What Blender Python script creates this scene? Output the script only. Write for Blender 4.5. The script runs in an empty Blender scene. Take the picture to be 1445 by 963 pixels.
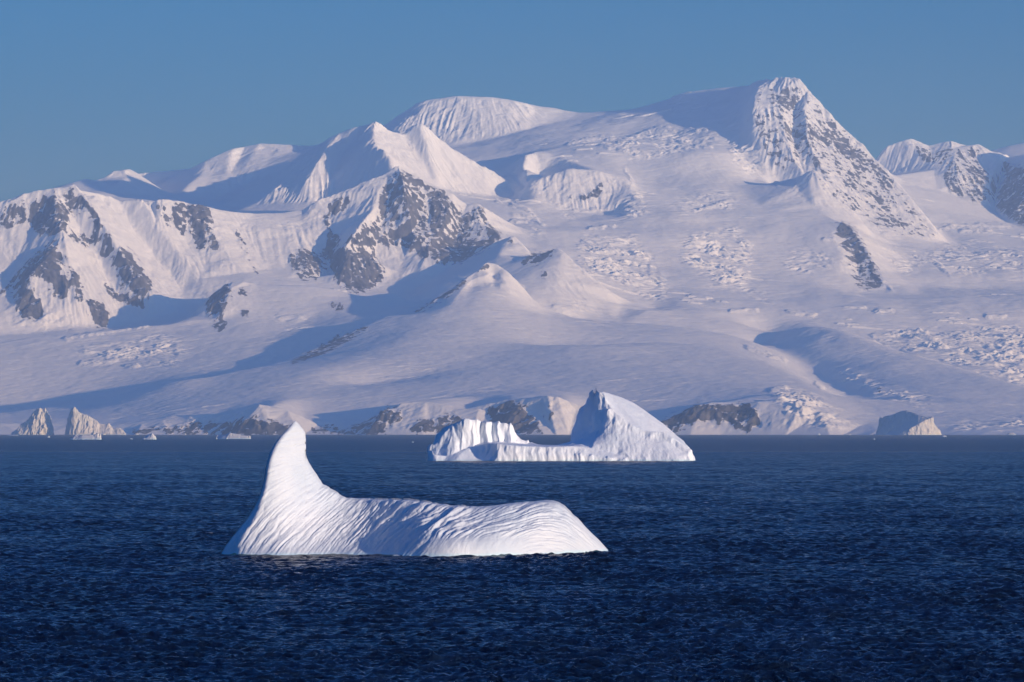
# look settings
HAZE, HAZE_COL = 2.7e-5, (.40, .61, 1.0, 1)
SUN_ELD, SUN_AZD, SUN_E, SUN_COL = 5.8, 55.0, 2.6, (1.0, .87, .77)
SKY_S, SKY_AIR, SKY_DUST, SKY_OZ, SKYROT = .15, 1.0, 1.5, 9.0, None
EXPO = 0.72
WAVE = .0175
SEA_COL = (.0010, .004, .015, 1)
SEA_SPEC, SEA_TINT = .9, (.16, .42, 1, 1)
# Antarctic bay: a fin shaped iceberg, a second berg behind it, snow mountains over the far shore.
import bpy, math, time
import numpy as np
from mathutils import Vector, Matrix
from mathutils.geometry import delaunay_2d_cdt

T0 = time.time()
scene = bpy.context.scene
COL = scene.collection
f32 = np.float32

# ------------------------------------------------------------------ camera model
W0, H0, FPX = 1445.0, 963.0, 6341.0          # survey picture size and focal length in its pixels
EYE = 15.0                                   # eye height over the water, metres
PITCH = math.atan((609.5 - H0 / 2) / FPX)
CP, SP = math.cos(PITCH), math.sin(PITCH)


def at(px, py, d):
    """Point seen at (px, py) standing d metres away."""
    u = (px - W0 / 2) / FPX
    v = (H0 / 2 - py) / FPX
    yy, zz = CP - v * SP, SP + v * CP
    s = d / yy
    return (u * s, d, EYE + zz * s)


def project(X, Y, Z):
    zc = Z - EYE
    dep = Y * CP + zc * SP
    up = -Y * SP + zc * CP
    return W0 / 2 + FPX * X / dep, H0 / 2 - FPX * up / dep


# ------------------------------------------------------------------ numpy noise
def _tab(seed):
    r = np.random.RandomState(seed)
    perm = r.permutation(4096).astype(np.int32)
    a = r.rand(4096) * 2 * np.pi
    return perm, np.cos(a).astype(f32), np.sin(a).astype(f32)


def perlin(x, y, seed=0):
    perm, gx, gy = _tab(seed)
    x = np.asarray(x, f32); y = np.asarray(y, f32)
    xi = np.floor(x).astype(np.int32); yi = np.floor(y).astype(np.int32)
    xf = x - xi; yf = y - yi
    u = xf * xf * xf * (xf * (xf * 6 - 15) + 10)
    v = yf * yf * yf * (yf * (yf * 6 - 15) + 10)

    def g(ix, iy, dx, dy):
        k = perm[(perm[ix & 4095] + iy) & 4095]
        return gx[k] * dx + gy[k] * dy
    a = g(xi, yi, xf, yf); b = g(xi + 1, yi, xf - 1, yf)
    c = g(xi, yi + 1, xf, yf - 1); d = g(xi + 1, yi + 1, xf - 1, yf - 1)
    return ((a + u * (b - a)) * (1 - v) + (c + u * (d - c)) * v) * 1.5


def fbm(x, y, seed=0, octs=4, gain=0.5):
    s = 0; a = 1.0; f = 1.0
    for k in range(octs):
        s = s + a * perlin(x * f + 17.3 * k, y * f - 9.1 * k, seed + k)
        a *= gain; f *= 2.03
    return s


def ridged(n):
    return 1.0 - np.abs(n) * 2.0


def smooth01(a, lo, hi):
    t = np.clip((a - lo) / (hi - lo), 0, 1)
    return t * t * (3 - 2 * t)


def box1(a, r, ax):
    if r < 1:
        return a
    n = a.shape[ax]
    pad = [(0, 0), (0, 0)]; pad[ax] = (r + 1, r)
    c = np.cumsum(np.pad(a, pad, mode='edge'), axis=ax, dtype=np.float64)
    if ax == 0:
        return ((c[2 * r + 1:] - c[:-(2 * r + 1)]) / (2 * r + 1)).astype(f32)[:n]
    return ((c[:, 2 * r + 1:] - c[:, :-(2 * r + 1)]) / (2 * r + 1)).astype(f32)[:, :n]


def blur(a, sx, sy):
    """Gauss-like blur, sigma in cells along columns (x) and rows (y)."""
    for _ in range(3):
        a = box1(a, int(round(sx)), 1)
        a = box1(a, int(round(sy)), 0)
    return a


def poly_mask(polys, soft=1.5, step=1.0, x0=-120, x1=1570, y0=80, y1=700):
    """Raster of traced patches over the survey picture; returns a sampler."""
    nx, ny = int((x1 - x0) / step), int((y1 - y0) / step)
    img = np.zeros((ny, nx), f32)
    for w, pts in polys:
        P = np.array(pts, float)
        bx0 = max(int((P[:, 0].min() - x0) / step) - 1, 0); bx1 = min(int((P[:, 0].max() - x0) / step) + 2, nx)
        by0 = max(int((P[:, 1].min() - y0) / step) - 1, 0); by1 = min(int((P[:, 1].max() - y0) / step) + 2, ny)
        gx, gy = np.meshgrid(x0 + (np.arange(bx0, bx1) + .5) * step, y0 + (np.arange(by0, by1) + .5) * step)
        ins = np.zeros(gx.shape, bool)
        n = len(P)
        for i in range(n):
            xa, ya = P[i]; xb, yb = P[(i + 1) % n]
            if ya == yb:
                continue
            c = ((ya > gy) != (yb > gy)) & (gx < (xb - xa) * (gy - ya) / (yb - ya) + xa)
            ins ^= c
        sub = img[by0:by1, bx0:bx1]
        sub[ins] = np.maximum(sub[ins], w)
    img = blur(img, soft / step, soft / step)

    def sample(px, py):
        ix = np.clip(((px - x0) / step).astype(np.int32), 0, nx - 1)
        iy = np.clip(((py - y0) / step).astype(np.int32), 0, ny - 1)
        return img[iy, ix]
    return sample


# ------------------------------------------------------------------ breakline terrain
class Tin:
    """Terrain surveyed as breaklines, triangulated in plan and sampled on a grid."""

    def __init__(self):
        self.v = []; self.z = []; self.s = []; self.g = []; self.e = []

    def add(self, grp, soft, pts3, dens):
        prev = None
        for i, p in enumerate(pts3):
            if prev is not None:
                q = pts3[i - 1]
                L = math.hypot(p[0] - q[0], p[1] - q[1])
                n = max(1, int(L / dens))
                for k in range(1, n):
                    t = k / n
                    self._pt([q[j] + (p[j] - q[j]) * t for j in range(3)], grp, soft)
                    self.e.append((prev, len(self.v) - 1)); prev = len(self.v) - 1
            self._pt(p, grp, soft)
            if prev is not None:
                self.e.append((prev, len(self.v) - 1))
            prev = len(self.v) - 1

    def _pt(self, p, g, s):
        self.v.append((p[0], p[1])); self.z.append(p[2]); self.s.append(s); self.g.append(g)

    def grid(self, x0, y0, dx, dy, nx, ny, zout=-40.0):
        V = np.array(self.v); Z = np.array(self.z); S = np.array(self.s); G = np.array(self.g)
        sc = max(np.ptp(V[:, 0]), np.ptp(V[:, 1]))
        o = V.mean(0)
        r = delaunay_2d_cdt([Vector((a, b)) for a, b in (V - o) / sc], self.e, [], 0, 1e-7)
        ov = np.array([(p.x, p.y) for p in r[0]]) * sc + o
        n = len(ov)
        z = np.zeros(n); s = np.zeros(n); g = np.zeros(n, int)
        E = np.array(self.e)
        for i in range(n):
            src = r[3][i]
            if len(src):
                z[i] = max(Z[k] for k in src); s[i] = min(S[k] for k in src); g[i] = G[src[0]]
            else:
                A, B = V[E[:, 0]], V[E[:, 1]]
                d = B - A
                t = np.clip(((ov[i] - A) * d).sum(1) / ((d * d).sum(1) + 1e-9), 0, 1)
                q = np.hypot(*(A + d * t[:, None] - ov[i]).T)
                k = np.argsort(q)[:2]
                zz = Z[E[k, 0]] * (1 - t[k]) + Z[E[k, 1]] * t[k]
                z[i] = zz.mean(); s[i] = S[E[k[0], 0]]; g[i] = G[E[k[0], 0]]
                px, py = project(ov[i][0], ov[i][1], z[i])
                print('  crossing at px %.0f py %.0f d %.2f z %s' % (px, py, ov[i][1], np.round(zz, 1)))
        H = np.full((ny, nx), zout, f32); SO = np.zeros((ny, nx), f32); GR = np.zeros((ny, nx), np.int8)
        for f in r[2]:
            a, b, c = f[0], f[1], f[2]
            (xa, ya), (xb, yb), (xc, yc) = ov[a], ov[b], ov[c]
            i0 = max(int(math.floor((min(xa, xb, xc) - x0) / dx)), 0); i1 = min(int(math.ceil((max(xa, xb, xc) - x0) / dx)) + 1, nx)
            j0 = max(int(math.floor((min(ya, yb, yc) - y0) / dy)), 0); j1 = min(int(math.ceil((max(ya, yb, yc) - y0) / dy)) + 1, ny)
            if i1 <= i0 or j1 <= j0:
                continue
            den = (yb - yc) * (xa - xc) + (xc - xb) * (ya - yc)
            if abs(den) < 1e-9:
                continue
            gx = x0 + dx * np.arange(i0, i1)[None, :]; gy = y0 + dy * np.arange(j0, j1)[:, None]
            la = ((yb - yc) * (gx - xc) + (xc - xb) * (gy - yc)) / den
            lb = ((yc - ya) * (gx - xc) + (xa - xc) * (gy - yc)) / den
            lc = 1 - la - lb
            m = (la >= -1e-6) & (lb >= -1e-6) & (lc >= -1e-6)
            if not m.any():
                continue
            H[j0:j1, i0:i1][m] = (la * z[a] + lb * z[b] + lc * z[c])[m]
            SO[j0:j1, i0:i1][m] = (la * s[a] + lb * s[b] + lc * s[c])[m]
            gg = sorted((g[a], g[b], g[c]))[1]
            GR[j0:j1, i0:i1][m] = gg
        return H, SO, GR


def soften(H, SO, levels, dx, dy):
    """levels: [(softness, sigma metres)...] ascending; blends blurred copies."""
    out = H.copy(); ps = 0.0; prev = H
    for s, sig in levels:
        B = blur(H, sig / dx / 1.0, sig / dy / 1.0)
        t = np.clip((SO - ps) / (s - ps), 0, 1)
        out = np.where(SO > ps, prev * (1 - t) + B * t, out)
        prev = B; ps = s
    return out


def lic(noise, H, dx, dy, steps, stride=1.3):
    """Noise drawn out along the fall line of H: gullies and flutes."""
    gy, gx = np.gradient(H, dy, dx)
    m = np.sqrt(gx * gx + gy * gy) + 1e-5
    vx = (gx / m * stride).astype(f32); vy = (gy / m * stride * dx / dy).astype(f32)
    ny, nx = H.shape
    acc = noise.copy()
    for sg in (1, -1):
        px = np.broadcast_to(np.arange(nx, dtype=f32), H.shape).copy()
        py = np.broadcast_to(np.arange(ny, dtype=f32)[:, None], H.shape).copy()
        ix = px.astype(np.int32); iy = py.astype(np.int32)
        for k in range(steps):
            px += sg * vx[iy, ix]; py += sg * vy[iy, ix]
            ix = np.clip((px + .5).astype(np.int32), 0, nx - 1); iy = np.clip((py + .5).astype(np.int32), 0, ny - 1)
            acc += noise[iy, ix]
    acc /= (2 * steps + 1)
    return acc / (acc.std() + 1e-6)


# ------------------------------------------------------------------ mesh helpers
def grid_mesh(name, X, Y, Z, mat, keep=None, attrs=None, normals=None, flip=False):
    ny, nx = X.shape
    idx = np.arange(nx * ny, dtype=np.int64).reshape(ny, nx)
    Q = np.stack([idx[:-1, :-1], idx[:-1, 1:], idx[1:, 1:], idx[1:, :-1]], -1)
    if flip:
        Q = Q[..., ::-1]
    Q = Q[keep] if keep is not None else Q.reshape(-1, 4)
    Q = Q.reshape(-1, 4)
    used = np.zeros(nx * ny, bool); used[Q.ravel()] = True
    new = np.cumsum(used) - 1
    Q = new[Q]
    P = np.stack([X.ravel()[used], Y.ravel()[used], Z.ravel()[used]], -1).astype(f32)
    me = bpy.data.meshes.new(name)
    me.vertices.add(len(P)); me.vertices.foreach_set('co', P.ravel())
    me.loops.add(Q.size); me.loops.foreach_set('vertex_index', Q.ravel().astype(np.int32))
    me.polygons.add(len(Q))
    me.polygons.foreach_set('loop_start', np.arange(0, Q.size, 4, dtype=np.int32))
    me.polygons.foreach_set('use_smooth', np.ones(len(Q), bool))
    me.update(calc_edges=True)
    for k, a in (attrs or {}).items():
        at_ = me.attributes.new(k, 'FLOAT', 'POINT')
        at_.data.foreach_set('value', a.ravel()[used].astype(f32))
    if normals is not None:
        me.normals_split_custom_set_from_vertices(normals.reshape(-1, 3)[used].tolist())
    me.materials.append(mat)
    ob = bpy.data.objects.new(name, me)
    COL.objects.link(ob)
    return ob


def tag(o, label, cat=None, group=None, kind=None):
    o['label'] = label
    if cat: o['category'] = cat
    if group: o['group'] = group
    if kind: o['kind'] = kind
    return o


# ------------------------------------------------------------------ materials
def new_mat(name):
    m = bpy.data.materials.new(name); m.use_nodes = True
    nt = m.node_tree
    b = nt.nodes['Principled BSDF']
    return m, nt, b


def node(nt, typ, **kw):
    n = nt.nodes.new(typ)
    for k, v in kw.items():
        if k.startswith('i_'):
            n.inputs[k[2:].replace('_', ' ')].default_value = v
        else:
            setattr(n, k, v)
    return n


def noise_node(nt, scale, detail=4, rough=.55, vec=None):
    n = node(nt, 'ShaderNodeTexNoise')
    n.inputs['Scale'].default_value = scale; n.inputs['Detail'].default_value = detail
    n.inputs['Roughness'].default_value = rough
    if vec is not None:
        nt.links.new(vec, n.inputs['Vector'])
    return n


def math_node(nt, op, a, b=None, clamp=False):
    n = node(nt, 'ShaderNodeMath', operation=op); n.use_clamp = clamp
    for i, v in enumerate((a, b)):
        if v is None: continue
        if isinstance(v, (int, float)): n.inputs[i].default_value = v
        else: nt.links.new(v, n.inputs[i])
    return n.outputs[0]


def mix_col(nt, fac, a, b):
    n = node(nt, 'ShaderNodeMix', data_type='RGBA')
    nt.links.new(fac, n.inputs[0])
    for i, v in ((6, a), (7, b)):
        if isinstance(v, tuple): n.inputs[i].default_value = v
        else: nt.links.new(v, n.inputs[i])
    return n.outputs[2]


def snow_rock_material():
    m, nt, b = new_mat('snow_and_rock')
    geo = node(nt, 'ShaderNodeNewGeometry')
    at_ = node(nt, 'ShaderNodeAttribute', attribute_name='rock')
    n1 = noise_node(nt, 1 / 28.0, 5, .62, geo.outputs['Position'])
    n1b = noise_node(nt, 1 / 10.0, 4, .65, geo.outputs['Position'])
    f = math_node(nt, 'ADD', at_.outputs['Fac'], math_node(nt, 'MULTIPLY', math_node(nt, 'SUBTRACT', n1.outputs['Fac'], .5), .8))
    f = math_node(nt, 'ADD', f, math_node(nt, 'MULTIPLY', math_node(nt, 'SUBTRACT', n1b.outputs['Fac'], .5), .5))
    mr = node(nt, 'ShaderNodeMapRange'); mr.inputs[1].default_value = .42; mr.inputs[2].default_value = .58
    nt.links.new(f, mr.inputs[0])
    n2 = noise_node(nt, 1 / 60.0, 6, .65, geo.outputs['Position'])
    rk = node(nt, 'ShaderNodeValToRGB')
    rk.color_ramp.elements[0].position = .3; rk.color_ramp.elements[0].color = (.055, .058, .065, 1)
    rk.color_ramp.elements[1].position = .72; rk.color_ramp.elements[1].color = (.21, .21, .215, 1)
    nt.links.new(n2.outputs['Fac'], rk.inputs[0])
    n3 = noise_node(nt, 1 / 300.0, 5, .6, geo.outputs['Position'])
    sn = node(nt, 'ShaderNodeValToRGB')
    sn.color_ramp.elements[0].position = .3; sn.color_ramp.elements[0].color = (.86, .87, .885, 1)
    sn.color_ramp.elements[1].position = .7; sn.color_ramp.elements[1].color = (.92, .92, .92, 1)
    nt.links.new(n3.outputs['Fac'], sn.inputs[0])
    nt.links.new(mix_col(nt, mr.outputs[0], sn.outputs[0], rk.outputs[0]), b.inputs['Base Color'])
    b.inputs['Roughness'].default_value = .8
    b.inputs['Specular IOR Level'].default_value = .15
    nb = noise_node(nt, 1 / 22.0, 6, .65, geo.outputs['Position'])
    bp = node(nt, 'ShaderNodeBump'); bp.inputs['Strength'].default_value = .5
    amp = math_node(nt, 'ADD', math_node(nt, 'MULTIPLY', mr.outputs[0], 9.0), 1.2)
    nt.links.new(math_node(nt, 'MULTIPLY', nb.outputs['Fac'], amp), bp.inputs['Height'])
    bp.inputs['Distance'].default_value = 1.0
    nt.links.new(bp.outputs[0], b.inputs['Normal'])
    return m


def ice_material(name, s, bump, blue=False, k=1.0):
    """Glacier ice under packed snow; s = size of the mottling in metres."""
    m, nt, b = new_mat(name)
    geo = node(nt, 'ShaderNodeNewGeometry')
    n = noise_node(nt, 1 / s, 6, .6, geo.outputs['Position'])
    r = node(nt, 'ShaderNodeValToRGB')
    r.color_ramp.elements[0].position = .3; r.color_ramp.elements[0].color = (.62 * k, .66 * k, .69 * k, 1) if not blue else (.5, .68, .82, 1)
    r.color_ramp.elements[1].position = .62; r.color_ramp.elements[1].color = (.76 * k, .755 * k, .745 * k, 1)
    nt.links.new(n.outputs['Fac'], r.inputs[0])
    # wave-washed ice just above the water line: bare and slightly blue green
    sep = node(nt, 'ShaderNodeSeparateXYZ'); nt.links.new(geo.outputs['Position'], sep.inputs[0])
    nz = noise_node(nt, 1 / (s * .6), 3, .5, geo.outputs['Position'])
    zz = math_node(nt, 'ADD', sep.outputs['Z'], math_node(nt, 'MULTIPLY', math_node(nt, 'SUBTRACT', nz.outputs['Fac'], .5), s * .08))
    mr = node(nt, 'ShaderNodeMapRange'); nt.links.new(zz, mr.inputs[0])
    mr.inputs[1].default_value = s * .005; mr.inputs[2].default_value = s * .05; mr.inputs[3].default_value = 1; mr.inputs[4].default_value = 0
    nt.links.new(mix_col(nt, mr.outputs[0], r.outputs[0], (.60, .76, .78, 1)), b.inputs['Base Color'])
    b.inputs['Roughness'].default_value = .55
    b.inputs['Specular IOR Level'].default_value = .3
    nb = noise_node(nt, 9 / s, 8, .68, geo.outputs['Position'])
    bp = node(nt, 'ShaderNodeBump'); bp.inputs['Strength'].default_value = .6; bp.inputs['Distance'].default_value = bump
    nt.links.new(nb.outputs['Fac'], bp.inputs['Height'])
    nt.links.new(bp.outputs[0], b.inputs['Normal'])
    return m
# ------------------------------------------------------------------ the mountains, as breaklines
# groups: 0 front snow hills, 1 left rock mountain, 2 fluted fin peak, 3 dome, plateau and glacier, 4 summit peak,
#         5 far right peaks, 6 far left ridge
T = Tin()


def near(d):                         # the shore hills run out gently to the water
    return d if d > 25.6 else 25.6 - (25.6 - d) * 2.05


def L(g, soft, *pts):                # (survey x, survey y, distance km)
    if g == 1:                       # the rock mountain stands a little turned to the right
        pts = [(x, y, d + (min(x, 740) - 560) / 350 * .4) for x, y, d in pts]
    T.add(g, soft, [at(x, y, near(d) * 1000) for x, y, d in pts], 120)


def HL(g, soft, *pts):               # (survey x, distance km, height m) for ground out of sight
    T.add(g, soft, [((x - W0 / 2) / FPX * near(d) * 1000, near(d) * 1000, (15 + (z - 15) * near(d) / d) if z > 0 else z) for x, d, z in pts], 120)


# --- shore
shore = [(-160, 600), (-40, 600), (0, 598), (40, 598), (90, 599), (150, 601), (183, 607), (200, 599), (230, 592), (270, 589), (300, 588),
         (330, 584), (350, 577), (366, 571), (385, 573), (405, 579), (430, 591), (450, 600), (480, 598), (510, 596),
         (535, 591), (548, 578), (560, 576), (566, 570), (580, 567), (600, 567), (625, 570), (640, 577), (655, 578),
         (675, 577), (690, 582), (705, 571), (722, 563), (735, 572), (757, 581), (765, 565), (773, 560), (787, 560),
         (800, 566), (812, 580), (830, 590), (870, 597), (930, 593), (960, 580), (985, 572), (1005, 568), (1022, 568),
         (1045, 572), (1058, 569), (1070, 567), (1085, 570), (1100, 565), (1130, 577), (1160, 584), (1185, 592),
         (1215, 601), (1240, 605), (1300, 607), (1350, 605), (1400, 607), (1445, 604), (1620, 604)]
rs = np.random.RandomState(4)
jit = np.interp(np.arange(-160, 1640, 1.0), np.arange(-160, 1660, 21), rs.uniform(-75, 75, 87))
def sj(x): return jit[int(np.clip(x + 160, 0, len(jit) - 1))] / 1000
def back(x): return .45 - .72 * min(max(x, 0), 1400) / 1300     # the coast runs back on the left
T.add(0, 0, [at(x, y, near(24.21 + back(x) + sj(x) * .7) * 1000) for x, y in shore], 60)
T.add(0, 0, [((x - W0 / 2) / FPX * (22420 + 2000 * back(x)), near(24.05 + back(x) + sj(x) * .9 + .02 * math.sin(x * .37)) * 1000, -6) for x in range(-160, 1640, 9)], 60)
HL(0, .3, (-170, 23.8, -30), (700, 23.7, -30), (1640, 23.5, -30))

# --- low dark hill on the left and the crest of the front pyramid (one skyline)
L(0, .35, (-160, 588, 25.2), (0, 583, 25.2), (45, 577, 25.2), (95, 572, 25.2), (130, 567, 25.2), (170, 556, 25.2), (215, 543, 25.18),
  (250, 537, 25.1), (285, 536, 25.15))
L(0, .05, (285, 536, 25.15), (310, 530, 25.15), (340, 523, 25.2), (375, 517, 25.35), (410, 509, 25.5), (432, 496, 25.6), (465, 484, 25.8),
  (490, 471, 25.95), (518, 458, 26.15), (545, 446, 26.3), (560, 447, 26.36), (580, 446, 26.42), (600, 434, 26.5), (622, 418, 26.62), (640, 406, 26.75),
  (665, 384, 26.92), (684, 370, 27.0), (697, 368, 27.0))
L(0, .12, (697, 368, 27.0), (708, 374, 26.98), (722, 388, 26.95), (735, 402, 26.93), (748, 420, 26.9), (765, 432, 26.86), (785, 440, 26.84), (808, 449, 26.8))
# hidden dip behind that skyline
HL(0, .3, (-160, 25.33, 100), (0, 25.33, 112), (95, 25.34, 152), (170, 25.36, 215), (250, 25.37, 280), (340, 25.45, 345), (410, 25.75, 400), (465, 26.0, 480),
   (545, 26.48, 640), (585, 26.65, 690), (640, 27.0, 790), (690, 27.3, 860), (735, 27.2, 830))
HL(3, .4, (735, 27.2, 830), (765, 27.1, 735), (808, 27.05, 665), (870, 27.05, 650), (960, 27.05, 610), (1040, 27.0, 560), (1085, 27.15, 520))
# smooth front: folds of the pyramid and of the near dome
L(0, .8, (664, 392, 26.8), (656, 420, 26.42), (632, 450, 25.95), (594, 478, 25.48), (526, 505, 25.16), (455, 527, 24.98))
L(0, .8, (697, 372, 26.96), (702, 400, 26.7), (705, 450, 26.1), (692, 490, 25.45), (652, 531, 24.88))
L(0, .6, (514, 551, 24.95), (560, 540, 25.0), (620, 527, 25.04), (680, 518, 25.08), (740, 508, 25.15), (800, 494, 25.3), (850, 487, 25.4), (900, 483.5, 25.48),
  (960, 484, 25.55), (1000, 487, 25.5), (1030, 492, 25.45), (1060, 501, 25.4), (1100, 514, 25.25), (1130, 529, 25.0),
  (1160, 546, 24.75), (1200, 570, 24.42), (1225, 586, 24.2), (1242, 600, 24.0))
HL(0, .6, (800, 25.75, 480), (900, 25.85, 505), (960, 25.85, 500), (1030, 25.75, 470), (1080, 25.65, 420), (1130, 25.4, 330), (1180, 25.05, 225), (1225, 24.7, 120))
L(0, .6, (765, 447, 26.7), (810, 450, 26.75), (870, 453, 26.8), (930, 456, 26.8), (970, 461.5, 26.75), (1030, 470, 26.7), (1056, 477, 26.6),
  (1080, 487, 26.45), (1100, 498, 26.3), (1120, 513, 26.1), (1135, 528, 25.85), (1160, 545, 25.5), (1190, 562, 25.1), (1215, 580, 24.8))
L(0, .9, (760, 475, 26.0), (850, 468, 26.2), (930, 470, 26.2), (1000, 478, 26.15), (1060, 494, 25.95))
L(0, .9, (700, 552, 24.65), (800, 545, 24.66), (900, 535, 24.74), (1000, 533, 24.72), (1080, 540, 24.55), (1150, 560, 24.25))
L(0, .9, (430, 550, 24.8), (330, 560, 24.78), (200, 575, 24.85), (60, 592, 24.9))
# hill behind on the right
HL(0, .6, (1085, 26.85, 500), (1120, 26.45, 420), (1150, 26.1, 330), (1180, 25.65, 260), (1215, 25.2, 190))
L(0, .5, (1085, 470, 27.3), (1100, 464, 27.25), (1130, 457, 27.15), (1150, 454.5, 27.05), (1170, 455, 27.0), (1185, 459, 26.9), (1205, 467, 26.8),
  (1225, 475, 26.65), (1250, 486, 26.45), (1300, 500, 26.1), (1340, 512, 25.8), (1380, 523, 25.6), (1445, 545, 25.2), (1540, 572, 24.8), (1620, 590, 24.6))
HL(3, .5, (1085, 27.55, 590), (1150, 27.4, 640), (1205, 27.15, 560), (1250, 26.85, 480), (1300, 26.5, 410), (1380, 26.0, 330), (1445, 25.6, 240), (1540, 25.2, 130), (1620, 25.0, 80))
L(0, .85, (1165, 475, 26.6), (1190, 505, 26.1), (1230, 530, 25.5), (1290, 552, 24.95), (1360, 570, 24.55), (1445, 585, 24.25))
# --- snow bench and nunatak on the left
L(0, .25, (-160, 492, 26.3), (0, 483, 26.5), (40, 476, 26.6), (100, 471, 26.7), (160, 468, 26.75), (212, 459, 26.8), (240, 457, 26.85), (262, 453, 26.88))
L(0, 0, (262, 453, 26.88), (290, 440, 27.15), (292, 424, 27.36), (298, 416, 27.38), (308, 415, 27.4), (314, 404, 27.42), (327, 398.5, 27.36), (345, 398, 27.36), (362, 401, 27.38))
L(0, .3, (362, 401, 27.38), (400, 401, 27.4), (430, 401, 27.42), (462, 404, 27.42), (476, 408, 27.4), (490, 413, 27.4), (515, 418, 27.42), (545, 412, 27.36), (556, 412, 27.33), (572, 426, 27.27), (582, 437, 27.2))
L(0, 0, (327, 398.5, 27.36), (322, 418, 27.12), (317, 443, 26.92), (300, 450, 26.9), (262, 453, 26.88))
L(0, .5, (262, 462, 26.8), (300, 460, 26.82), (340, 445, 26.95), (400, 440, 27.0), (470, 440, 27.0), (545, 432, 27.05))
L(0, .4, (470, 410, 27.38), (462, 425, 27.2), (440, 445, 26.98), (425, 460, 26.8))
L(0, .85, (-160, 540, 25.7), (0, 530, 25.8), (100, 520, 25.95), (200, 512, 26.05), (300, 495, 26.2), (380, 482, 26.4), (450, 468, 26.5), (530, 442, 26.85))
L(0, .85, (-160, 505, 26.1), (0, 498, 26.25), (100, 490, 26.4), (200, 478, 26.6), (270, 468, 26.72))
L(0, .4, (-160, 584, 25.44), (0, 578, 25.46), (95, 566, 25.5), (170, 550, 25.55), (250, 530, 25.6), (340, 515, 25.75), (410, 499, 26.0), (465, 476, 26.25), (545, 440, 26.68), (590, 434, 26.9))
HL(1, .4, (-160, 26.65, 490), (0, 26.85, 515), (100, 27.0, 565), (160, 27.1, 580), (230, 27.2, 625), (290, 27.52, 700), (330, 27.66, 830), (400, 27.75, 850),
   (470, 27.75, 820), (520, 27.75, 800), (556, 27.75, 805), (585, 27.6, 800), (640, 27.55, 860))
# --- left rock mountain
L(1, 0, (-160, 330, 29.2), (-60, 300, 29.1), (0, 292, 29.0), (10, 286, 29.0), (22, 280, 29.0), (40, 272, 29.02), (55, 271, 29.0), (75, 266, 29.0), (90, 264, 29.02), (104, 260, 29.0),
  (112, 268, 28.98), (118, 278, 29.0), (135, 278, 29.02), (158, 278, 29.05), (168, 285, 29.06), (178, 291, 29.08), (186, 286, 29.05), (192, 281, 29.02), (201, 279, 29.0), (207, 287, 29.0), (214, 292, 29.0),
  (220, 284, 29.0), (230, 282, 29.0), (240, 285, 29.0), (260, 285, 29.02), (272, 289, 29.03), (280, 288, 29.0), (297, 293, 29.02), (312, 297, 29.04), (330, 299, 29.05), (360, 301.5, 29.1),
  (395, 301, 29.15), (427, 297, 29.15), (437, 293, 29.12), (448, 284, 29.12), (475, 274, 29.15), (500, 264, 29.18), (520, 254, 29.2), (545, 245, 29.2), (556, 237, 29.2), (563, 235, 29.2),
  (574, 240, 29.2), (580, 247, 29.18), (600, 256, 29.15), (620, 265, 29.1), (640, 275, 29.08), (650, 284, 29.06), (660, 290, 29.05), (668, 287, 29.02), (674, 288, 29.0), (680, 298, 28.95), (692, 312, 28.9), (702, 325, 28.85), (714, 331, 28.8))
# toe of the face
L(1, .25, (-160, 478, 27.8), (0, 474, 27.85), (50, 470, 27.88), (100, 463, 27.92), (160, 462, 27.95), (210, 452, 28.0), (260, 440, 28.02), (300, 425, 28.08), (345, 394, 28.25), (400, 398, 28.2),
  (440, 402, 28.2), (480, 404, 28.18), (520, 408, 28.15), (560, 410, 28.1), (582, 411, 28.05), (610, 396, 28.15), (640, 375, 28.3), (665, 362, 28.4), (690, 348, 28.5), (712, 336, 28.55))
# ribs and gullies of the face
L(1, .02, (104, 261, 29.0), (125, 285, 28.86), (150, 324, 28.62), (165, 350, 28.48), (188, 385, 28.28), (212, 416, 28.1))
L(1, .1, (88, 268, 28.99), (100, 300, 28.85), (118, 335, 28.68), (145, 372, 28.48), (160, 400, 28.32), (170, 425, 28.18))
L(1, .02, (72, 268, 29.0), (82, 300, 28.75), (92, 340, 28.5), (98, 380, 28.3), (112, 425, 28.05))
L(1, .15, (60, 272, 29.0), (48, 320, 28.83), (30, 360, 28.65), (12, 390, 28.5), (-20, 420, 28.3))
L(1, .02, (85, 345, 28.49), (70, 362, 28.4), (48, 385, 28.28), (40, 410, 28.18), (60, 448, 27.98))
L(1, .1, (52, 380, 28.34), (25, 405, 28.36), (10, 440, 28.1))
L(1, .1, (158, 281, 29.05), (190, 325, 28.85), (225, 370, 28.6), (255, 405, 28.35))
L(1, .03, (202, 281, 29.0), (222, 320, 28.8), (252, 360, 28.57), (280, 395, 28.35))
L(1, .05, (262, 288, 29.02), (262, 320, 28.86), (268, 350, 28.7), (290, 370, 28.55))
L(1, .03, (285, 290, 29.0), (300, 330, 28.76), (325, 365, 28.53), (345, 385, 28.4))
L(1, .1, (330, 301, 29.04), (350, 340, 28.8), (380, 380, 28.5), (400, 395, 28.3))
L(1, .05, (427, 299, 29.14), (425, 330, 28.85), (430, 360, 28.62), (440, 392, 28.35))
L(1, .02, (470, 277, 29.14), (466, 310, 28.98), (472, 335, 28.8), (464, 365, 28.66), (472, 395, 28.4))
L(1, .02, (540, 249, 29.2), (527, 295, 28.86), (503, 325, 28.58), (487, 350, 28.45), (484, 385, 28.28))
L(1, .02, (545, 250, 29.18), (548, 285, 28.98), (535, 330, 28.72), (528, 370, 28.5))
L(1, 0, (563, 236, 29.2), (572, 270, 28.93), (580, 310, 28.72), (585, 335, 28.58))
L(1, .02, (596, 257, 29.14), (597, 290, 28.95), (580, 345, 28.65), (560, 385, 28.35))
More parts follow.
